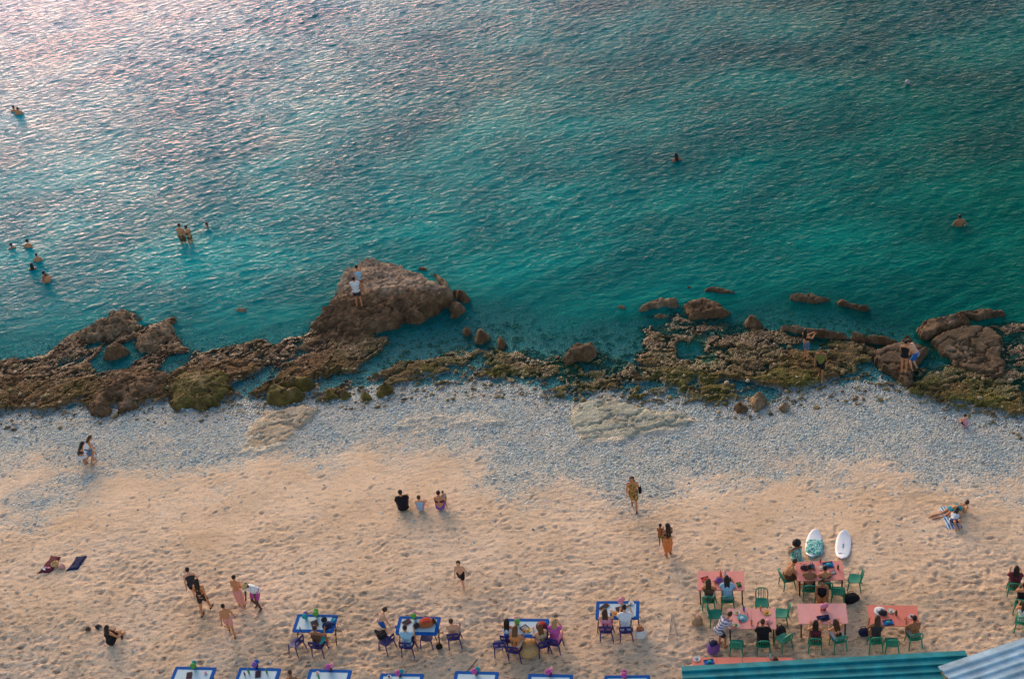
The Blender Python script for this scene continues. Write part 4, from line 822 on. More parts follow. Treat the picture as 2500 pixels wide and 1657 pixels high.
seated('purple', 1246, 1577, h3 - 8, 'purple chair of the woman in white nearest the table corner', 'dark haired woman in a white top at the left corner of the table', 'sit', skin='tan', hair=('mid', 'black'), wear=[('tank', 'white'), ('skirt', 'pink')])
seated('purple', 1262, 1603, h3 - 10, 'purple chair of the woman with the orange top', 'woman with auburn hair in an orange top, nearest the camera of the four', 'sit_fwd', skin='tan', hair=('long', 'auburn'), wear=[('tank', 'orange'), ('trousers', 'cream')])
seated('purple', 1328, 1591, h3 + 24, 'purple chair turned left behind the woman in brown', 'light brown haired woman twisted towards her friends on the left', 'sit', skin='fair', hair=('long', 'auburn'), wear=[('tank', 'tan'), ('skirt', 'salmon')])
seated('purple', 1358, 1585, h3 - 12, 'purple chair of the woman in magenta', 'blonde woman in a magenta top at the right corner of the table', 'sit_chin', skin='fair', hair=('long', 'blonde'), wear=[('shirt', 'magenta'), ('shorts', 'pink')])
bag(sand_at(1294, 1592), 'straw', 'large round straw bag standing between the women at the table', .72, .6, .42, 10, 'tan', 'straw_bag')
seated('purple', 1483, 1555, h4 - 2, 'left purple chair at the farthest blue rimmed table', 'woman with long dark wavy hair beside the man in white', 'sit', skin='fair', hair=('long', 'brown'), wear=[('dress', 'pink')])
seated('purple', 1530, 1555, h4 + 3, 'right purple chair at the farthest blue rimmed table', 'broad man in a white shirt sitting with his back turned', 'sit_fwd', s=1.05, skin='fair', hair=('short', 'black'), wear=[('shirt', 'white'), ('shorts', 'charcoal')], fat=1.1)
bag(sand_at(1564, 1552), 'white', 'white beach bag with an orange cloth on top beside the table', .42, .34, .34, 0, 'tan', 'beach_bag', 'rust')

# things on the blue tables
pompom(748, 1510, 'teal', 'purple', 'teal and purple bloom pot at the left of the cluttered table', 'teal'); pompom(774, 1503, 'lime', 'lime', 'lime green bloom pot at the far edge of the cluttered table', 'green')
bag(top_at(792, 1514), 'charcoal', 'small dark handbag on the far side of the cluttered table', .22, .14, .14, 20, 'black'); sunhat(top_at(800, 1526), 'navy', 'navy brimmed hat lying on the cluttered table'); menu(768, 1521, 'brown', 'brown menu card in front of the lone diner', .26, .30, 15)
tray(815, 1514, 'blue', 'small blue tray at the right end of the cluttered table', .22, .3, -20); bottle(733, 1535, 'navy', 'small dark bottle on the near left rim of the cluttered table', .14, 'charcoal')
menu(993, 1518, 'maroon', 'maroon menu card at the left of the basket table', .30, .24, 30); pompom(1013, 1509, 'lime', 'pink', 'lime and pink bloom pot on the basket table', 'green')
bag(top_at(1041, 1523), 'rust', 'big rust coloured basket with red fruit standing on a table', .52, .40, .20, 0, 'brown', 'basket', 'red'); bag(top_at(1017, 1529), 'charcoal', 'dark pouch beside the basket', .24, .20, .14, 40, 'black')
bottle(1060, 1519, 'charcoal', 'dark bottle right of the basket', .30); bottle(1064, 1522, 'brown', 'brown bottle at the right end of the basket table', .26); sandal(top_at(969, 1533), 20, 'blue', 'blue sandal shaped holder on the left rim of the basket table')
bag(sand_at(1073, 1580), 'black', 'small black bag on the sand under the basket table', .24, .2, .14, 10, 'black')
pompom(1264, 1522, 'lime', 'pink', 'lime and pink bloom pot on the four women\'s table', 'green'); menu(1281, 1533, 'charcoal', 'dark menu card on the four women\'s table', .28, .28, 35); plate(1289, 1538, 'yellow', 'yellow', 'yellow plate of food beside the dark menu', .11)
bag(top_at(1322, 1530), 'maroon', 'maroon handbag with a red scarf on the four women\'s table', .38, .28, .18, 10, 'brown', 'handbag', 'red')
menu(1475, 1481, 'brown', 'brown framed menu lying askew at the left of the far table', .20, .38, -55); pompom(1518, 1473, 'pink', 'salmon', 'pink bloom pot at the far edge of the far table', 'pink'); menu(1513, 1488, 'maroon', 'maroon booklet in front of the man in white', .26, .30, 5)
plate(1502, 1497, 'yellow', 'orange', 'yellow plate of food between the couple', .11); cup(1492, 1503, 'blue', 'blue cup on the near rim beside the plate'); plate(1541, 1472, 'white', 'cream', 'white plate on the far right corner of the far table', .10); menu(1536, 1478, 'grey', 'grey napkin at the right of the far table', .2, .08, 25)
for (px, py, a_, b_, lb, pt) in ((476, 1630, 'lime', 'teal', 'lime and teal bloom pot on the leftmost front table', 'green'), (627, 1628, 'purple', 'blue', 'purple and blue bloom pot on the second front table', 'navy'), (807, 1635, 'magenta', 'pink', 'magenta and pink bloom pot on the third front table', 'brown'),
        (977, 1650, 'magenta', 'teal', 'magenta and teal bloom pot on the middle front table', 'navy'), (1163, 1645, 'magenta', 'teal', 'magenta and teal bloom pot on the front table right of the middle one', 'brown'), (1343, 1647, 'magenta', 'pink', 'pink bloom pot on the second front table from right', 'maroon'), (1525, 1653, 'magenta', 'magenta', 'magenta bloom pot on the rightmost front table', 'maroon')): pompom(px, py, a_, b_, lb, pt)
menu(462, 1648, 'maroon', 'dark red menu standing by the leftmost front table pot', .2, .3, 0); menu(630, 1645, 'maroon', 'dark red menu on the second front table', .2, .3, 0); bottle(598, 1647, 'maroon', 'stout dark jar on the second front table', .2, 'yellow'); bottle(608, 1642, 'green', 'green bottle left on the second front table', .24, 'lime'); bottle(652, 1642, 'green', 'green bottle right on the second front table', .24, 'lime')
plate(775, 1642, 'white', 'salmon', 'small white saucer on the third front table', .08); plate(502, 1642, 'white', 'pink', 'small white saucer on the leftmost front table', .08); plate(950, 1651, 'white', 'brown', 'small white saucer on the middle front table', .08); bottle(779, 1655, 'green', 'green bottle on the third front table', .22, 'lime')
person('person seen only by a dark head between two front row tables', (lambda g: (g[0], g[1], g[2]))(Gz(720, 1692, 0)), 0, 'crouch', s=.9, skin='brown', hair=('bun', 'brown'), wear=[('tank', 'navy'), ('shorts', 'navy')])

# ------------------------------------------------------------------ pink tables
pt = [([(1703, 1392), (1816.6, 1393.4), (1817.9, 1440.3), (1703, 1440.3)], 'pink table with two women sitting side by side, seen from behind', 0),
      ([(1941.3, 1370), (2054.8, 1368.7), (2063.5, 1413), (1947.5, 1418)], 'pink table nearest the surfboards, crowded with people', 1),
      ([(1774.7, 1483.5), (1894.4, 1484.3), (1896.9, 1535.4), (1773.4, 1534)], 'pink table laid with drinks that the person in stripes leans over', 2),
      ([(1945.5, 1471.2), (2063.5, 1471.2), (2072, 1521.3), (1951, 1523)], 'pale pink table nearly bare but for a dark laptop sized tray', 3),
      ([(2118.5, 1476.3), (2241, 1478.3), (2241, 1526.4), (2123, 1526.4)], 'reddish pink table farthest right on the sand', 4)]
PA = []
for q, lb, k in pt:
    x, y, a = table_frame(q); pink_table(x, y, a, lb, k); PA.append(math.degrees(a))
for tl, tr, lb in (((1690, 1604), (1810.5, 1603), 'orange pink table half hidden by the teal roof, left one of two'), ((1811.5, 1603), (1937, 1604), 'orange pink table half hidden by the teal roof, right one of two')):
    pink_table(*table_edge(tl, tr, PD), lb, 4)
g1, g2, g3, g4, g5 = PA; GC = 'plastic chairs at the pink tables'
seated('green', 1732, 1481, g1 - 4, 'green chair under the long haired woman at the twosome table', 'woman with very long brown hair at the left of the twosome table', 'sit', skin='tan', hair=('long', 'brown'), wear=[('tank', 'brown'), ('shorts', 'white')])
seated('green', 1777, 1481, g1 + 2, 'green chair under the woman in pale blue', 'woman in a pale blue top at the right of the twosome table', 'sit_fwd', skin='tan', hair=('mid', 'black'), wear=[('shirt', 'skyblue'), ('shorts', 'denim')])
seated('green', 1922, 1431, g2 - 72, 'green chair at the left end of the crowded table', 'bare chested man leaning in from the left end of the crowded table', 'sit_fwd', skin='tan', hair=('short', 'brown'), wear=[('shorts', 'brown')], fat=1.15)
seated('green', 1976, 1455, g2 - 4, 'green chair under the bare backed man at the crowded table', 'bare backed man on the near side of the crowded table', 'sit_fwd', skin='brown', hair=('short', 'black'), wear=[('shorts', 'charcoal')], fat=1.12)
seated('green', 2014, 1449, g2 + 6, 'green chair under the woman with tied hair at the crowded table', 'woman with tied up hair right of the bare backed man', 'sit', skin='tan', hair=('bun', 'black'), wear=[('bra', 'brown'), ('shorts', 'brown')])
seated('green', 2006, 1482, g4 + 178, 'green chair on the far side of the nearly bare table', 'person in a black top and orange shorts facing the camera', 'sit_back', skin='brown', hair=('short', 'black'), wear=[('tank', 'black'), ('shorts', 'orange')], face=True)
chair('green', 2086, 1432, g2 + 80, 'empty green chair at the right end of the crowded table', GC)
chair('green', 2046, 1463, g2 - 10, 'empty green chair beside the black bag', GC)
chair('green', 1860, 1490, g3 + 178, 'empty green chair facing the camera beyond the laid table', GC)
chair('green', 1908, 1516, g3 + 84, 'empty green chair at the right end of the laid table', GC)
chair('green', 1748, 1519, g3 - 84, 'green chair half hidden behind the person in stripes', GC)
chair('green', 1799, 1593, g3 - 4, 'empty green chair on the near side left of the diner in black', GC)
seated('green', 1864, 1589, g3 + 2, 'green chair under the diner in black', 'dark haired diner in a black shirt at the laid table', 'sit_fwd', skin='brown', hair=('short', 'brown'), wear=[('shirt', 'black'), ('trousers', 'black')])
chair('green', 1912, 1579, g3 + 38, 'empty green chair turned aside right of the diner in black', GC)
person('person in a striped shirt bending over the laid table', sand_at(1762, 1577), g3 - 48, 'bend', s=1.0, skin='tan', hair=('short', 'brown'), wear=[('shirt', 'striped'), ('shorts', 'charcoal')])
seated('green', 1990, 1583, g4 - 4, 'green chair under the woman with straight black hair', 'woman with long straight black hair at the nearly bare table', 'sit', skin='tan', hair=('long', 'black'), wear=[('tank', 'maroon'), ('shorts', 'brown')])
seated('green', 2046, 1579, g4 + 16, 'green chair under the woman with a cloth in her lap', 'woman with a ponytail leaning left, pale cloth in her lap', 'sit', skin='tan', hair=('long', 'brown'), wear=[('bra', 'salmon'), ('skirt', 'skyblue')], side=-8)
seated('green', 2136, 1581, g5 + 4, 'green chair under the woman in dark brown at the reddish table', 'woman with long brown hair in a dark top at the reddish table', 'sit_fwd', skin='brown', hair=('long', 'brown'), wear=[('tank', 'charcoal'), ('shorts', 'brown')], side=8)
seated('green', 2230, 1573, g5 + 12, 'green chair at the right end of the reddish table', 'thin tanned man with cropped hair at the right of the reddish table', 'sit', skin='brown', hair=('short', 'black'), wear=[('shorts', 'grey')])
chair('green', 2176, 1588, g5, 'empty green chair between the two diners at the reddish table', GC)
# right edge group
seated('green', 2474, 1451, -20, 'upper green chair at the right edge of the picture', 'person in a dark maroon top at the right edge', 'sit', skin='tan', hair=('mid', 'black'), wear=[('shirt', 'maroon'), ('shorts', 'charcoal')])
seated('green', 2492, 1492, -30, 'middle green chair at the right edge of the picture', 'person in black with folded bare arms at the right edge', 'sit', skin='tan', hair=('short', 'black'), wear=[('tank', 'black'), ('trousers', 'black')])
seated('green', 2494, 1535, -25, 'lower green chair at the right edge of the picture', 'person in a white flowered top at the lower right edge', 'sit', skin='tan', hair=('mid', 'brown'), wear=[('tank', 'white'), ('shorts', 'green')])
pink_table(*(lambda p: (p[0], p[1], R(g5)))(Gz(2580, 1455, TH)), 'pink table cut off by the right edge', 3)
# things on the pink tables
tray(1722, 1414, 'red', 'red tray on the left of the twosome table', .28, .2, 10); plate(1726, 1423, 'white', 'salmon', 'white plate below the red tray', .11); bottle(1760, 1406, 'orange', 'orange bottle on the twosome table', .30, 'red'); bottle(1771, 1406, 'skyblue', 'pale blue bottle on the twosome table', .27, 'blue'); bag(top_at(1755, 1418), 'purple', 'small purple pouch in the middle of the twosome table', .28, .2, .12, 0, 'charcoal')
bottle(1783, 1418, 'brown', 'brown beer bottle on the twosome table', .24); tray(1804, 1427, 'green', 'green box on the right of the twosome table', .16, .18, 0)
bag(top_at(1966, 1388), 'charcoal', 'dark handbag lying on the crowded table', .36, .18, .12, -25, 'black'); bag(top_at(1982, 1384), 'denim', 'blue pouch on the crowded table', .2, .18, .12, 0, 'black'); tray(2022, 1379, 'blue', 'blue tray with a teal cloth on the crowded table', .36, .26, 0); plate(2005, 1386, 'cream', 'cream', 'cream bowl in the middle of the crowded table', .11); menu(2034, 1397, 'charcoal', 'dark dish at the right of the crowded table', .18, .18, 10); bottle(2046, 1388, 'brown', 'brown bottle at the right end of the crowded table', .26); bottle(2015, 1402, 'rust', 'rust brown bottle near the tied haired woman', .24); cup(2003, 1372, 'red', 'red cup at the far edge of the crowded table')
bottle(1816, 1489, 'blue', 'blue bottle at the far edge of the laid table', .26, 'teal'); plate(1799, 1494, 'cream', 'straw', 'cream plate at the upper left of the laid table', .12); plate(1812, 1509, 'teal', 'skyblue', 'teal plate with a pale napkin on the laid table', .17); bottle(1806, 1517, 'red', 'red sauce bottle on the laid table', .2, 'orange'); plate(1796, 1526, 'cream', 'green', 'salad plate at the lower left of the laid table', .12); bottle(1825, 1503, 'pink', 'pink bottle on the laid table', .18, 'red'); bottle(1857, 1488, 'orange', 'amber bottle at the far right of the laid table', .22, 'yellow'); plate(1872, 1495, 'yellow', 'orange', 'yellow plate of food on the right of the laid table', .13); plate(1874, 1515, 'pink', 'salmon', 'pink plate beside the diner in black', .15); cup(1835, 1523, 'orange', 'glass of orange juice on the laid table', .18)
tray(2010, 1509, 'navy', 'navy tray like a closed laptop on the nearly bare table', .42, .22, 0); bottle(2005, 1490, 'red', 'red bottle in the middle of the nearly bare table', .2, 'maroon'); pompom(2012, 1488, 'pink', 'pink', 'pale pink bloom pot on the nearly bare table', 'maroon')
sunhat(top_at(2148, 1491), 'white', 'white brimmed hat lying on the reddish table'); bag(top_at(2155, 1497), 'charcoal', 'dark pouch next to the white hat', .3, .2, .12, -20, 'black'); plate(2175, 1491, 'cream', 'cream', 'cream plate on the reddish table', .12); bottle(2188, 1500, 'brown', 'brown beer bottle on the reddish table', .26); tray(2168, 1520, 'blue', 'blue tray on the near edge of the reddish table', .34, .22, 0); plate(2226, 1505, 'white', 'brown', 'white plate by the cropped haired man', .11)
plate(1701, 1608, 'white', 'grey', 'white plate on the left half hidden table', .12); tray(1731, 1616, 'blue', 'blue tray on the left half hidden table', .34, .2, 0); bottle(1881, 1606, 'skyblue', 'pale bottle on the right half hidden table', .22, 'white'); bag(top_at(1893, 1612), 'brown', 'brown pouch on the right half hidden table', .2, .14, .1, 0, 'black')
# on the sand round the pink tables
bag(sand_at(2078, 1464), 'black', 'black bag slumped on the sand right of the crowded table', .56, .40, .22, 10, 'black'); bag(sand_at(2109, 1547), 'navy', 'dark blue bag on the sand left of the reddish table', .36, .3, .2, 0, 'navy'); bag(sand_at(1742, 1590), 'purple', 'grey purple backpack on the sand by the person in stripes', .44, .34, .4, 30, 'charcoal', 'backpack', 'navy')
bag(sand_at(1702, 1520), 'tan', 'sand coloured cloth bag left of the laid table', .40, .30, .28, 0, 'salmon'); bag(sand_at(1906, 1548), 'charcoal', 'black rucksack on the sand at the right end of the laid table', .36, .3, .34, 20, 'black', 'backpack')

# ------------------------------------------------------------------ surfboards and towels
BOARD = mat('board_white', (.74, .73, .76), .3, .05, 3, .5)
def surfboard(tail, nose, w, label, marks):
    a, b = ground(*tail), ground(*nose); v = b - a; L = float(np.hypot(v[0], v[1])); o = empty('surfboard', tuple((a + b) / 2 + np.array([0, 0, .05])), math.atan2(v[1], v[0]) - math.pi / 2); tag(o, label, 'surfboard', 'surfboards lying on the sand')
    o.rotation_euler = (math.atan2(v[2], L), 0, o.rotation_euler[2])
    m = MB(); n = 18; k = 8; vs = []; fs = []
    for i in range(n + 1):
        t = i / n; y = (t - .5) * L; hw = w / 2 * max(.03, math.sqrt(max(0, 1 - abs(2 * t - 1) ** 2.3))) ; zr = .10 * abs(2 * t - 1) ** 3
        for j in range(2 * k):
            u = 2 * math.pi * j / (2 * k); vs.append((hw * math.cos(u), y, .03 * math.sin(u) * (1 if hw > .03 else .4) + zr))
    for i in range(n):
        for j in range(2 * k): fs.append((i * 2 * k + j, i * 2 * k + (j + 1) % (2 * k), (i + 1) * 2 * k + (j + 1) % (2 * k), (i + 1) * 2 * k + j))
    fs += [tuple(range(2 * k)), tuple(n * 2 * k + j for j in range(2 * k - 1, -1, -1))]
    bd = m.add(vs, fs).build('board', BOARD, o)
    MB().box((0, 0, .034), (.008, L * .9, .003)).build('stringer', mat('stringer_wood', (.40, .28, .16)), bd)
    if marks:
        for dy in (0, .07, .14): MB().box((.0, -.10 + dy, .037), (.07 if dy != .07 else .04, .045, .003)).build('logo', cloth_m('teal'), bd)
        pad = MB(); pad.box((-.02, -L * .36, .048), (.24, .26, .006), 0, .002).build('tail_pad', cloth_m('skyblue'), bd); MB().box((-.06, -L * .33, .053), (.10, .12, .003)).build('sticker', cloth_m('charcoal'), bd)
    return o
surfboard((2055, 1371), (2062, 1299), .56, 'bare white surfboard with a small dark logo lying on the sand', True)
surfboard((1980, 1366), (1992, 1297), .58, 'white surfboard half covered by a teal printed towel', False)
tw = cloth('beach_towel', 'teal and white printed towel draped over the left surfboard', [(1968, 1348), (1972, 1316), (2007, 1318), (2008, 1352), (1996, 1360), (1978, 1366)], CM('teal_print'), .05, 'towel', 3, fold=.03); tw.location.z += .10
cloth('beach_towel', 'crumpled teal printed cloth beside the covered surfboard', [(1930, 1348), (1942, 1346), (1956, 1353), (1962, 1364), (1950, 1371), (1932, 1369)], CM('teal_print'), .06, 'towel', 6)
person('person with bushy black hair and a teal printed wrap sitting left of the covered surfboard', sand_at(1947, 1364), 10, 'ground', s=.9, skin='brown', hair=('afro', 'black'), wear=[('swimsuit', 'teal_print'), ('skirt', 'teal_print')])
cloth('beach_towel', 'blue and white striped beach towel lying on open sand', [(2293, 1231), (2334, 1229), (2353, 1290), (2312, 1293)], stripe_m('towel_stripes', (.50, .58, .62), (.02, .13, .34), 3.0, 'X'), .01, 'towel', 9, fold=.01, flat=True)
person('sunbather lying across the striped towel with legs to the left', sand_at(2322, 1250), -78, 'prone', s=.95, skin='tan', hair=('bun', 'brown'), wear=[('briefs', 'teal'), ('bra', 'teal')])
person('dark haired sunbather curled up on the near half of the striped towel', sand_at(2326, 1277), -35, 'curled', s=.80, skin='tan', hair=('mid', 'black'), wear=[('tank', 'white'), ('shorts', 'navy')])
cloth('beach_towel', 'maroon blanket spread on the sand at the left', [(92, 1399), (108, 1380), (124, 1354), (148, 1356), (143, 1370), (132, 1388), (126, 1398)], cloth_m('maroon'), .05, 'blanket', 11)
cloth('beach_towel', 'dark navy blanket right of the maroon one', [(160, 1394), (176, 1374), (184, 1357), (213, 1353), (204, 1368), (190, 1390)], cloth_m('navy'), .06, 'blanket', 13)
bag(sand_at(136, 1380), 'straw', 'straw yellow bag between the two dark blankets', .32, .26, .18, 20, 'brown'); bag(sand_at(151, 1384), 'salmon', 'pale pink pouch beside the navy blanket', .26, .2, .14, -20, 'white')
sandal((lambda p: (p[0], p[1], p[2] + .07))(sand_at(108, 1391)), 40, 'white', 'left of two pale sandals on the maroon blanket'); sandal((lambda p: (p[0], p[1], p[2] + .07))(sand_at(118, 1389)), 70, 'pink', 'right of two pale sandals on the maroon blanket')

# ------------------------------------------------------------------ people on the open beach
P_ = sand_at
person('woman with long dark hair crouching at the pebble edge, far left', P_(205, 1128), -60, 'crouch', s=.98, skin='tan', hair=('long', 'black'), wear=[('bra', 'charcoal'), ('shorts', 'white')])
person('person in denim shorts bending down beside the crouching woman', P_(226, 1130), -75, 'stoop', s=.95, skin='tan', hair=('mid', 'brown'), wear=[('tank', 'white'), ('shorts', 'denim')])
person('man in a black shirt sitting on the sand with his back turned', P_(986, 1243), 4, 'ground_open', s=1.08, skin='tan', hair=('short', 'black'), wear=[('shirt', 'black'), ('shorts', 'charcoal')], fat=1.15)
person('child in a pale blue top sitting on the sand beside the man in black', P_(1028, 1245), -6, 'ground_open', s=.78, skin='fair', hair=('bun', 'brown'), wear=[('tank', 'skyblue'), ('shorts', 'pink')], kid=True)
person('woman in a purple skirt sitting on the sand holding a toddler', P_(1076, 1243), -12, 'ground', s=.98, skin='tan', hair=('bun', 'black'), wear=[('bra', 'maroon'), ('skirt', 'purple')])
person('toddler in a yellow green suit standing in front of the seated woman', P_(1088, 1238), 20, 'stand', s=.50, skin='tan', hair=('short', 'auburn'), wear=[('tank', 'grey'), ('shorts', 'olive')], kid=True)
wm, inf = person('woman in a yellow brown patterned dress walking with a black shoulder bag', P_(1549, 1240), 172, 'walk', s=.99, skin='tan', hair=('mid', 'brown'), wear=[('dress', 'floral'), ('shoes', 'charcoal')], face=True)
bag(tuple(np.array(wm.location) + np.array([.28, .02, .80])), 'black', 'black shoulder bag carried by the woman in the patterned dress', .26, .14, .22, 80, 'black', 'shoulder_bag')
person('woman with long black hair in an orange skirt carrying a child', P_(1633, 1356), 24, 'carry', s=.98, skin='brown', hair=('long', 'black'), wear=[('bra', 'charcoal'), ('sarong', 'orange')])
cp = P_(1617, 1356); person('child in an olive suit carried by the woman in the orange skirt', (cp[0], cp[1] + .05, cp[2] + .50), -20, 'embrace', s=.60, skin='brown', hair=('short', 'brown'), wear=[('tank', 'rust'), ('shorts', 'olive')], kid=True)
person('bare chested boy in black trunks walking alone on the sand', P_(1131, 1433), 168, 'walk', s=.80, skin='fair', hair=('short', 'brown'), wear=[('shorts', 'black')], face=True, kid=True, fat=1.1)
person('woman in grey shorts striding left with an arm held out', P_(506, 1496), -18, 'walk2', s=1.02, skin='tan', hair=('long', 'black'), wear=[('bra', 'rust'), ('shorts', 'charcoal'), ('shoes', 'charcoal')])
person('person with cropped hair walking ahead, half hidden behind the striding woman', P_(484, 1466), 10, 'walk', s=1.0, skin='fair', hair=('short', 'grey' if 'grey' in HAIR else 'black'), wear=[('tank', 'charcoal'), ('shorts', 'black')])
person('girl in a pink wrap with hair tied up hugging herself', P_(591, 1480), -25, 'arms_front', s=.93, skin='tan', hair=('bun', 'black'), wear=[('sarong', 'salmon')])
person('man in a white shirt and pink shorts stooping forward', P_(634, 1483), 150, 'stoop', s=1.05, skin='dark', hair=('short', 'brown'), wear=[('shirt', 'white'), ('shorts', 'magenta'), ('cap', 'straw')], face=True, fat=1.15)
person('bare backed boy in pale pink shorts walking away', P_(568, 1549), 10, 'walk', s=.92, skin='tan', hair=('short', 'black'), wear=[('shorts', 'salmon'), ('shoes', 'brown')])
person('woman in black sitting on the sand alone at the lower left', P_(272, 1572), -30, 'ground', s=.98, skin='tan', hair=('long', 'black'), wear=[('swimsuit', 'black'), ('skirt', 'black')])
sandal(P_(238, 1533), 40, 'black', 'black sandal on the sand nearest the woman sitting alone'); sandal(P_(243, 1528), 60, 'charcoal', 'dark sandal just above the nearest black one'); bag(P_(216, 1537), 'brown', 'small brown pouch lying left of the black sandals', .2, .16, .1, 0, 'charcoal'); sandal(P_(298, 1556), 10, 'brown', 'brown sandal right of the woman sitting alone')
bag(P_(506, 1360), 'charcoal', 'tiny dark pouch alone on the sand mid left', .12, .1, .08, 0, 'black') if False else None
# rocks
person('man in a white shirt and dark shorts standing on the big boulder', P_(879, 752), 0, 'film', s=1.02, skin='tan', hair=('short', 'black'), wear=[('shirt', 'white'), ('shorts', 'charcoal')])
person('person with an arm raised standing behind the man on the boulder', P_(884, 716), 5, 'reach_up', s=.98, skin='tan', hair=('short', 'black'), wear=[('tank', 'skyblue'), ('trunks', 'rust')])
fw_, fi = person('woman in denim shorts filming with a phone on the reef', P_(1968, 876), -62, 'film', s=.95, skin='tan', hair=('mid', 'black'), wear=[('bra', 'black'), ('shorts', 'denim')])
ph = fw_.matrix_basis @ ((fi['handL'] + fi['handR']) / 2 + Vector((0, .09, .03))); ph_o = empty('phone', ph, R(-62)); tag(ph_o, 'phone held up by the woman filming on the reef', 'phone'); MB().box((0, 0, 0), (.15, .01, .075), 0, .003).build('case', PL('charcoal'), ph_o); MB().box((0, -.0065, 0), (.135, .002, .065)).build('screen', PL('navy', .15), ph_o)
person('man with a yellow towel round his shoulders walking down the reef', P_(2003, 924), 160, 'walk', s=1.0, skin='brown', hair=('short', 'black'), wear=[('shorts', 'black'), ('towelwrap', 'olive')], face=True)
person('woman in a black swimsuit standing with the man in blue trunks', P_(2206, 908), -35, 'arms_front', s=.97, skin='tan', hair=('bun', 'black'), wear=[('swimsuit', 'black')])
person('man in blue trunks bending towards the woman in the black swimsuit', P_(2232, 904), 60, 'stoop', s=1.02, skin='fair', hair=('short', 'brown'), wear=[('shorts', 'blue')], fat=1.1)
person('small figure in pink sitting on the pebbles at the far right', P_(2356, 1040), 20, 'ground', s=.62, skin='fair', hair=('short', 'brown'), wear=[('tank', 'pink'), ('shorts', 'black')], kid=True)
# bathers
def bather(px, py, label, sink, heading, pose='swim', **kw):
    g = Gz(px, py, WL + .05); s = kw.get('s', 1.); person(label, (g[0], g[1], WL - sink * s), heading, pose, group='bathers in the sea', **kw)
bather(448, 590, 'taller bather of the hugging pair standing waist deep', .52, -15, 'wade', skin='tan', hair=('short', 'black'), wear=[('shorts', 'brown')])
bather(466, 590, 'shorter bather of the hugging pair standing waist deep', .58, 50, 'embrace', s=.95, skin='tan', hair=('bun', 'black'), wear=[('briefs', 'brown'), ('bra', 'brown')])
bather(506, 552, 'lone bather right of the hugging pair, only the head showing', 1.46, 10, skin='brown', hair=('short', 'brown'))
bather(34, 270, 'left of two distant bathers near the left edge', 1.36, -10, skin='tan', hair=('short', 'brown'), wear=[('trunks', 'green')])
bather(46, 276, 'right of two distant bathers near the left edge', 1.28, 10, skin='tan', hair=('short', 'black'), wear=[('trunks', 'navy')])
bather(29, 604, 'leftmost bather of the loose group off the left reef', 1.42, 20, skin='brown', hair=('short', 'brown'))
bather(68, 600, 'topmost bather of the loose group off the left reef', 1.28, -20, skin='tan', hair=('short', 'black'))
bather(92, 634, 'slim bather in the middle of the loose group off the left reef', 1.24, 5, s=.9, skin='tan', hair=('bun', 'brown'))
bather(79, 655, 'dark haired bather low in the water above the embracing pair', 1.40, 0, skin='brown', hair=('mid', 'black'))
bather(110, 682, 'left bather of the embracing pair nearest the left reef', 1.18, -30, 'embrace', skin='brown', hair=('short', 'black'))
bather(118, 684, 'right bather of the embracing pair nearest the left reef', 1.22, 60, 'embrace', s=.95, skin='tan', hair=('short', 'auburn'))
bather(1652, 388, 'lone dark haired bather in the middle of the open sea', 1.34, 15, skin='brown', hair=('mid', 'black'))
bather(2342, 546, 'bather at the right with bent arms and a bare back', 1.16, -5, 'akimbo', skin='brown', hair=('short', 'black'))
by = empty('buoy', tuple(Gz(2216, 203, WL))); tag(by, 'small grey float bobbing far out at the upper right', 'buoy'); MB().ell((0, 0, .05), (.16, .16, .17), None, 12, 8).build('float', PL('grey'), by); MB().tube([(0, 0, .2), (0, 0, .34)], .02, 6).build('stem', PL('charcoal'), by)

# ------------------------------------------------------------------ sticks, line and the two roofs
st_o = empty('wooden_trestle', P_(1640, 1545)); tag(st_o, 'pale wooden trestle lying folded on the sand by the pink tables', 'trestle')
g0 = np.array(st_o.location)
for a, b in (((1632, 1562), (1640, 1498)), ((1640, 1498), (1652, 1562))):
    pa, pb = ground(*a) - g0 + [0, 0, .04], ground(*b) - g0 + [0, 0, .06]; MB().tube([pa, pb], .022, 6).build('pole', mat('pale_wood', (.50, .40, .33), .8, .2, 12), st_o)
pa, pb = ground(1634, 1550) - g0 + [0, 0, .07], ground(1650, 1550) - g0 + [0, 0, .07]; MB().tube([pa, pb], .018, 6).build('crossbar', MATS['pale_wood'], st_o)
rp = [ground(*p) for p in ((1135, 1645), (1150, 1628), (1162, 1614), (1178, 1598), (1190, 1586))]; ro = empty('rope', tuple(rp[0])); tag(ro, 'thin brown rope lying on the sand above the front tables', 'rope'); MB().tube([p - rp[0] + [0, 0, .012] for p in rp], .013, 5).build('cord', cloth_m('brown'), ro)
TEAL_R = mat('teal_roof_metal', (.002, .21, .235), .5, .35, 2.2, .3); SILV_R = mat('silver_roof_metal', (.42, .55, .61), .4, .28, 2.2, .5)
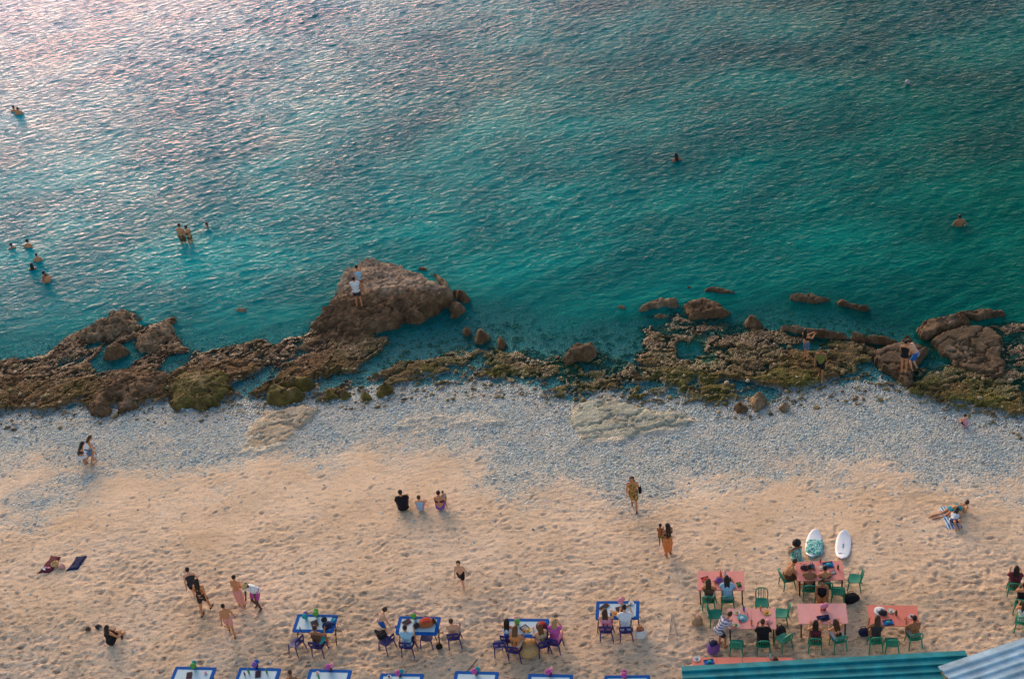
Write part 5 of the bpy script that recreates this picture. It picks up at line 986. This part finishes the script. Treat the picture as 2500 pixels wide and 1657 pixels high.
def hut(label, a, b, z, n_sheets, per, pitch, rise, m, left_px=None, depth_dir=None):
    A, Bp = Gz(*a, z), Gz(*b, z); u = Bp - A; L = float(np.hypot(u[0], u[1])); an = math.atan2(u[1], u[0]); o = empty('beach_hut', (A[0], A[1], 0), an); tag(o, label, 'hut')
    prof = []
    w = pitch * per; 
    for k in range(n_sheets):
        mb = MB(); pr = []
        for r_ in range(per): y = -(k * w + r_ * pitch); pr += [(y, 0.), (y - pitch * .52, 0.), (y - pitch * .64, .065), (y - pitch * .86, .065), (y - pitch * .97, 0.)]
        pr.append((-(k + 1) * w - .03, 0.))
        vs = []; fs = []
        for e in (0, 1):
            for t in (0, L):
                for y, hh in pr: vs.append((t, y + random.uniform(-.006, .006), z + hh + rise * -y - e * .006 + k * .009))
        n = len(pr)
        for i in range(n - 1): fs += [(i, i + 1, n + i + 1, n + i), (2 * n + i, 3 * n + i, 3 * n + i + 1, 2 * n + i + 1), (i, 2 * n + i, 2 * n + i + 1, i + 1), (n + i, n + i + 1, 3 * n + i + 1, 3 * n + i)]
        fs += [(0, n, 3 * n, 2 * n), (n - 1, 3 * n - 1, 4 * n - 1, 2 * n - 1)]
        mb.add(vs, fs).build('roof_sheet', m, o, smooth=False)
    D_ = n_sheets * w; wd = mat('hut_timber', (.42, .22, .10), .75, .25, 8)
    for y in (-.22, -D_ * .5, -D_ + .25):
        MB().box((L / 2, y, z - .075 + rise * -y), (L - .04, .08, .12)).build('purlin', wd, o)
    for t in (.10, L - .3):
        MB().tube([(t, -.22, z - .17 - .0), (t, -D_ + .25, z - .17 + rise * (D_ - .47))], .05, 6).build('rafter', wd, o)
        for y in (-.35, -D_ + .4):
            wx_, wy_ = A[0] + t * math.cos(an) - y * math.sin(an), A[1] + t * math.sin(an) + y * math.cos(an)
            MB().tube([(t, y, terr(wx_, wy_) - .2), (t, y, z - .18 + rise * -y)], .06, 8).build('post', wd, o)
    return o
h_ = hut('teal corrugated hut roof at the bottom of the picture', (1663, 1625), (2356, 1587), 2.7, 4, 3, .30, .06, TEAL_R)
MB().box((4., -1.05, 2.7 + .15), (.30, .16, .10), 0, .02).build('brick', mat('roof_brick', (.20, .07, .045)), h_)
hut('silvery blue corrugated hut roof in the bottom right corner', (2290, 1626), (2640, 1509), 3.3, 4, 3, .30, .06, SILV_R)

# ------------------------------------------------------------------ turn the joined body shapes into single skins
bpy.context.view_layer.update(); dg = bpy.context.evaluated_depsgraph_get()
for o, extra in TO_REMESH:
    me = bpy.data.meshes.new_from_object(o.evaluated_get(dg))
    if extra is not None:
        v = np.empty(len(me.vertices) * 3, np.float32); me.vertices.foreach_get('co', v); v = v.reshape(-1, 3).tolist(); f = [tuple(p.vertices) for p in me.polygons]; n = len(v)
        m2 = bpy.data.meshes.new('body'); m2.from_pydata(v + list(extra.v), [], f + [tuple(i + n for i in q) for q in extra.f]); m2.materials.append(o.data.materials[0]); me = m2
    me.polygons.foreach_set('use_smooth', [True] * len(me.polygons)); o.modifiers.clear(); o.data = me
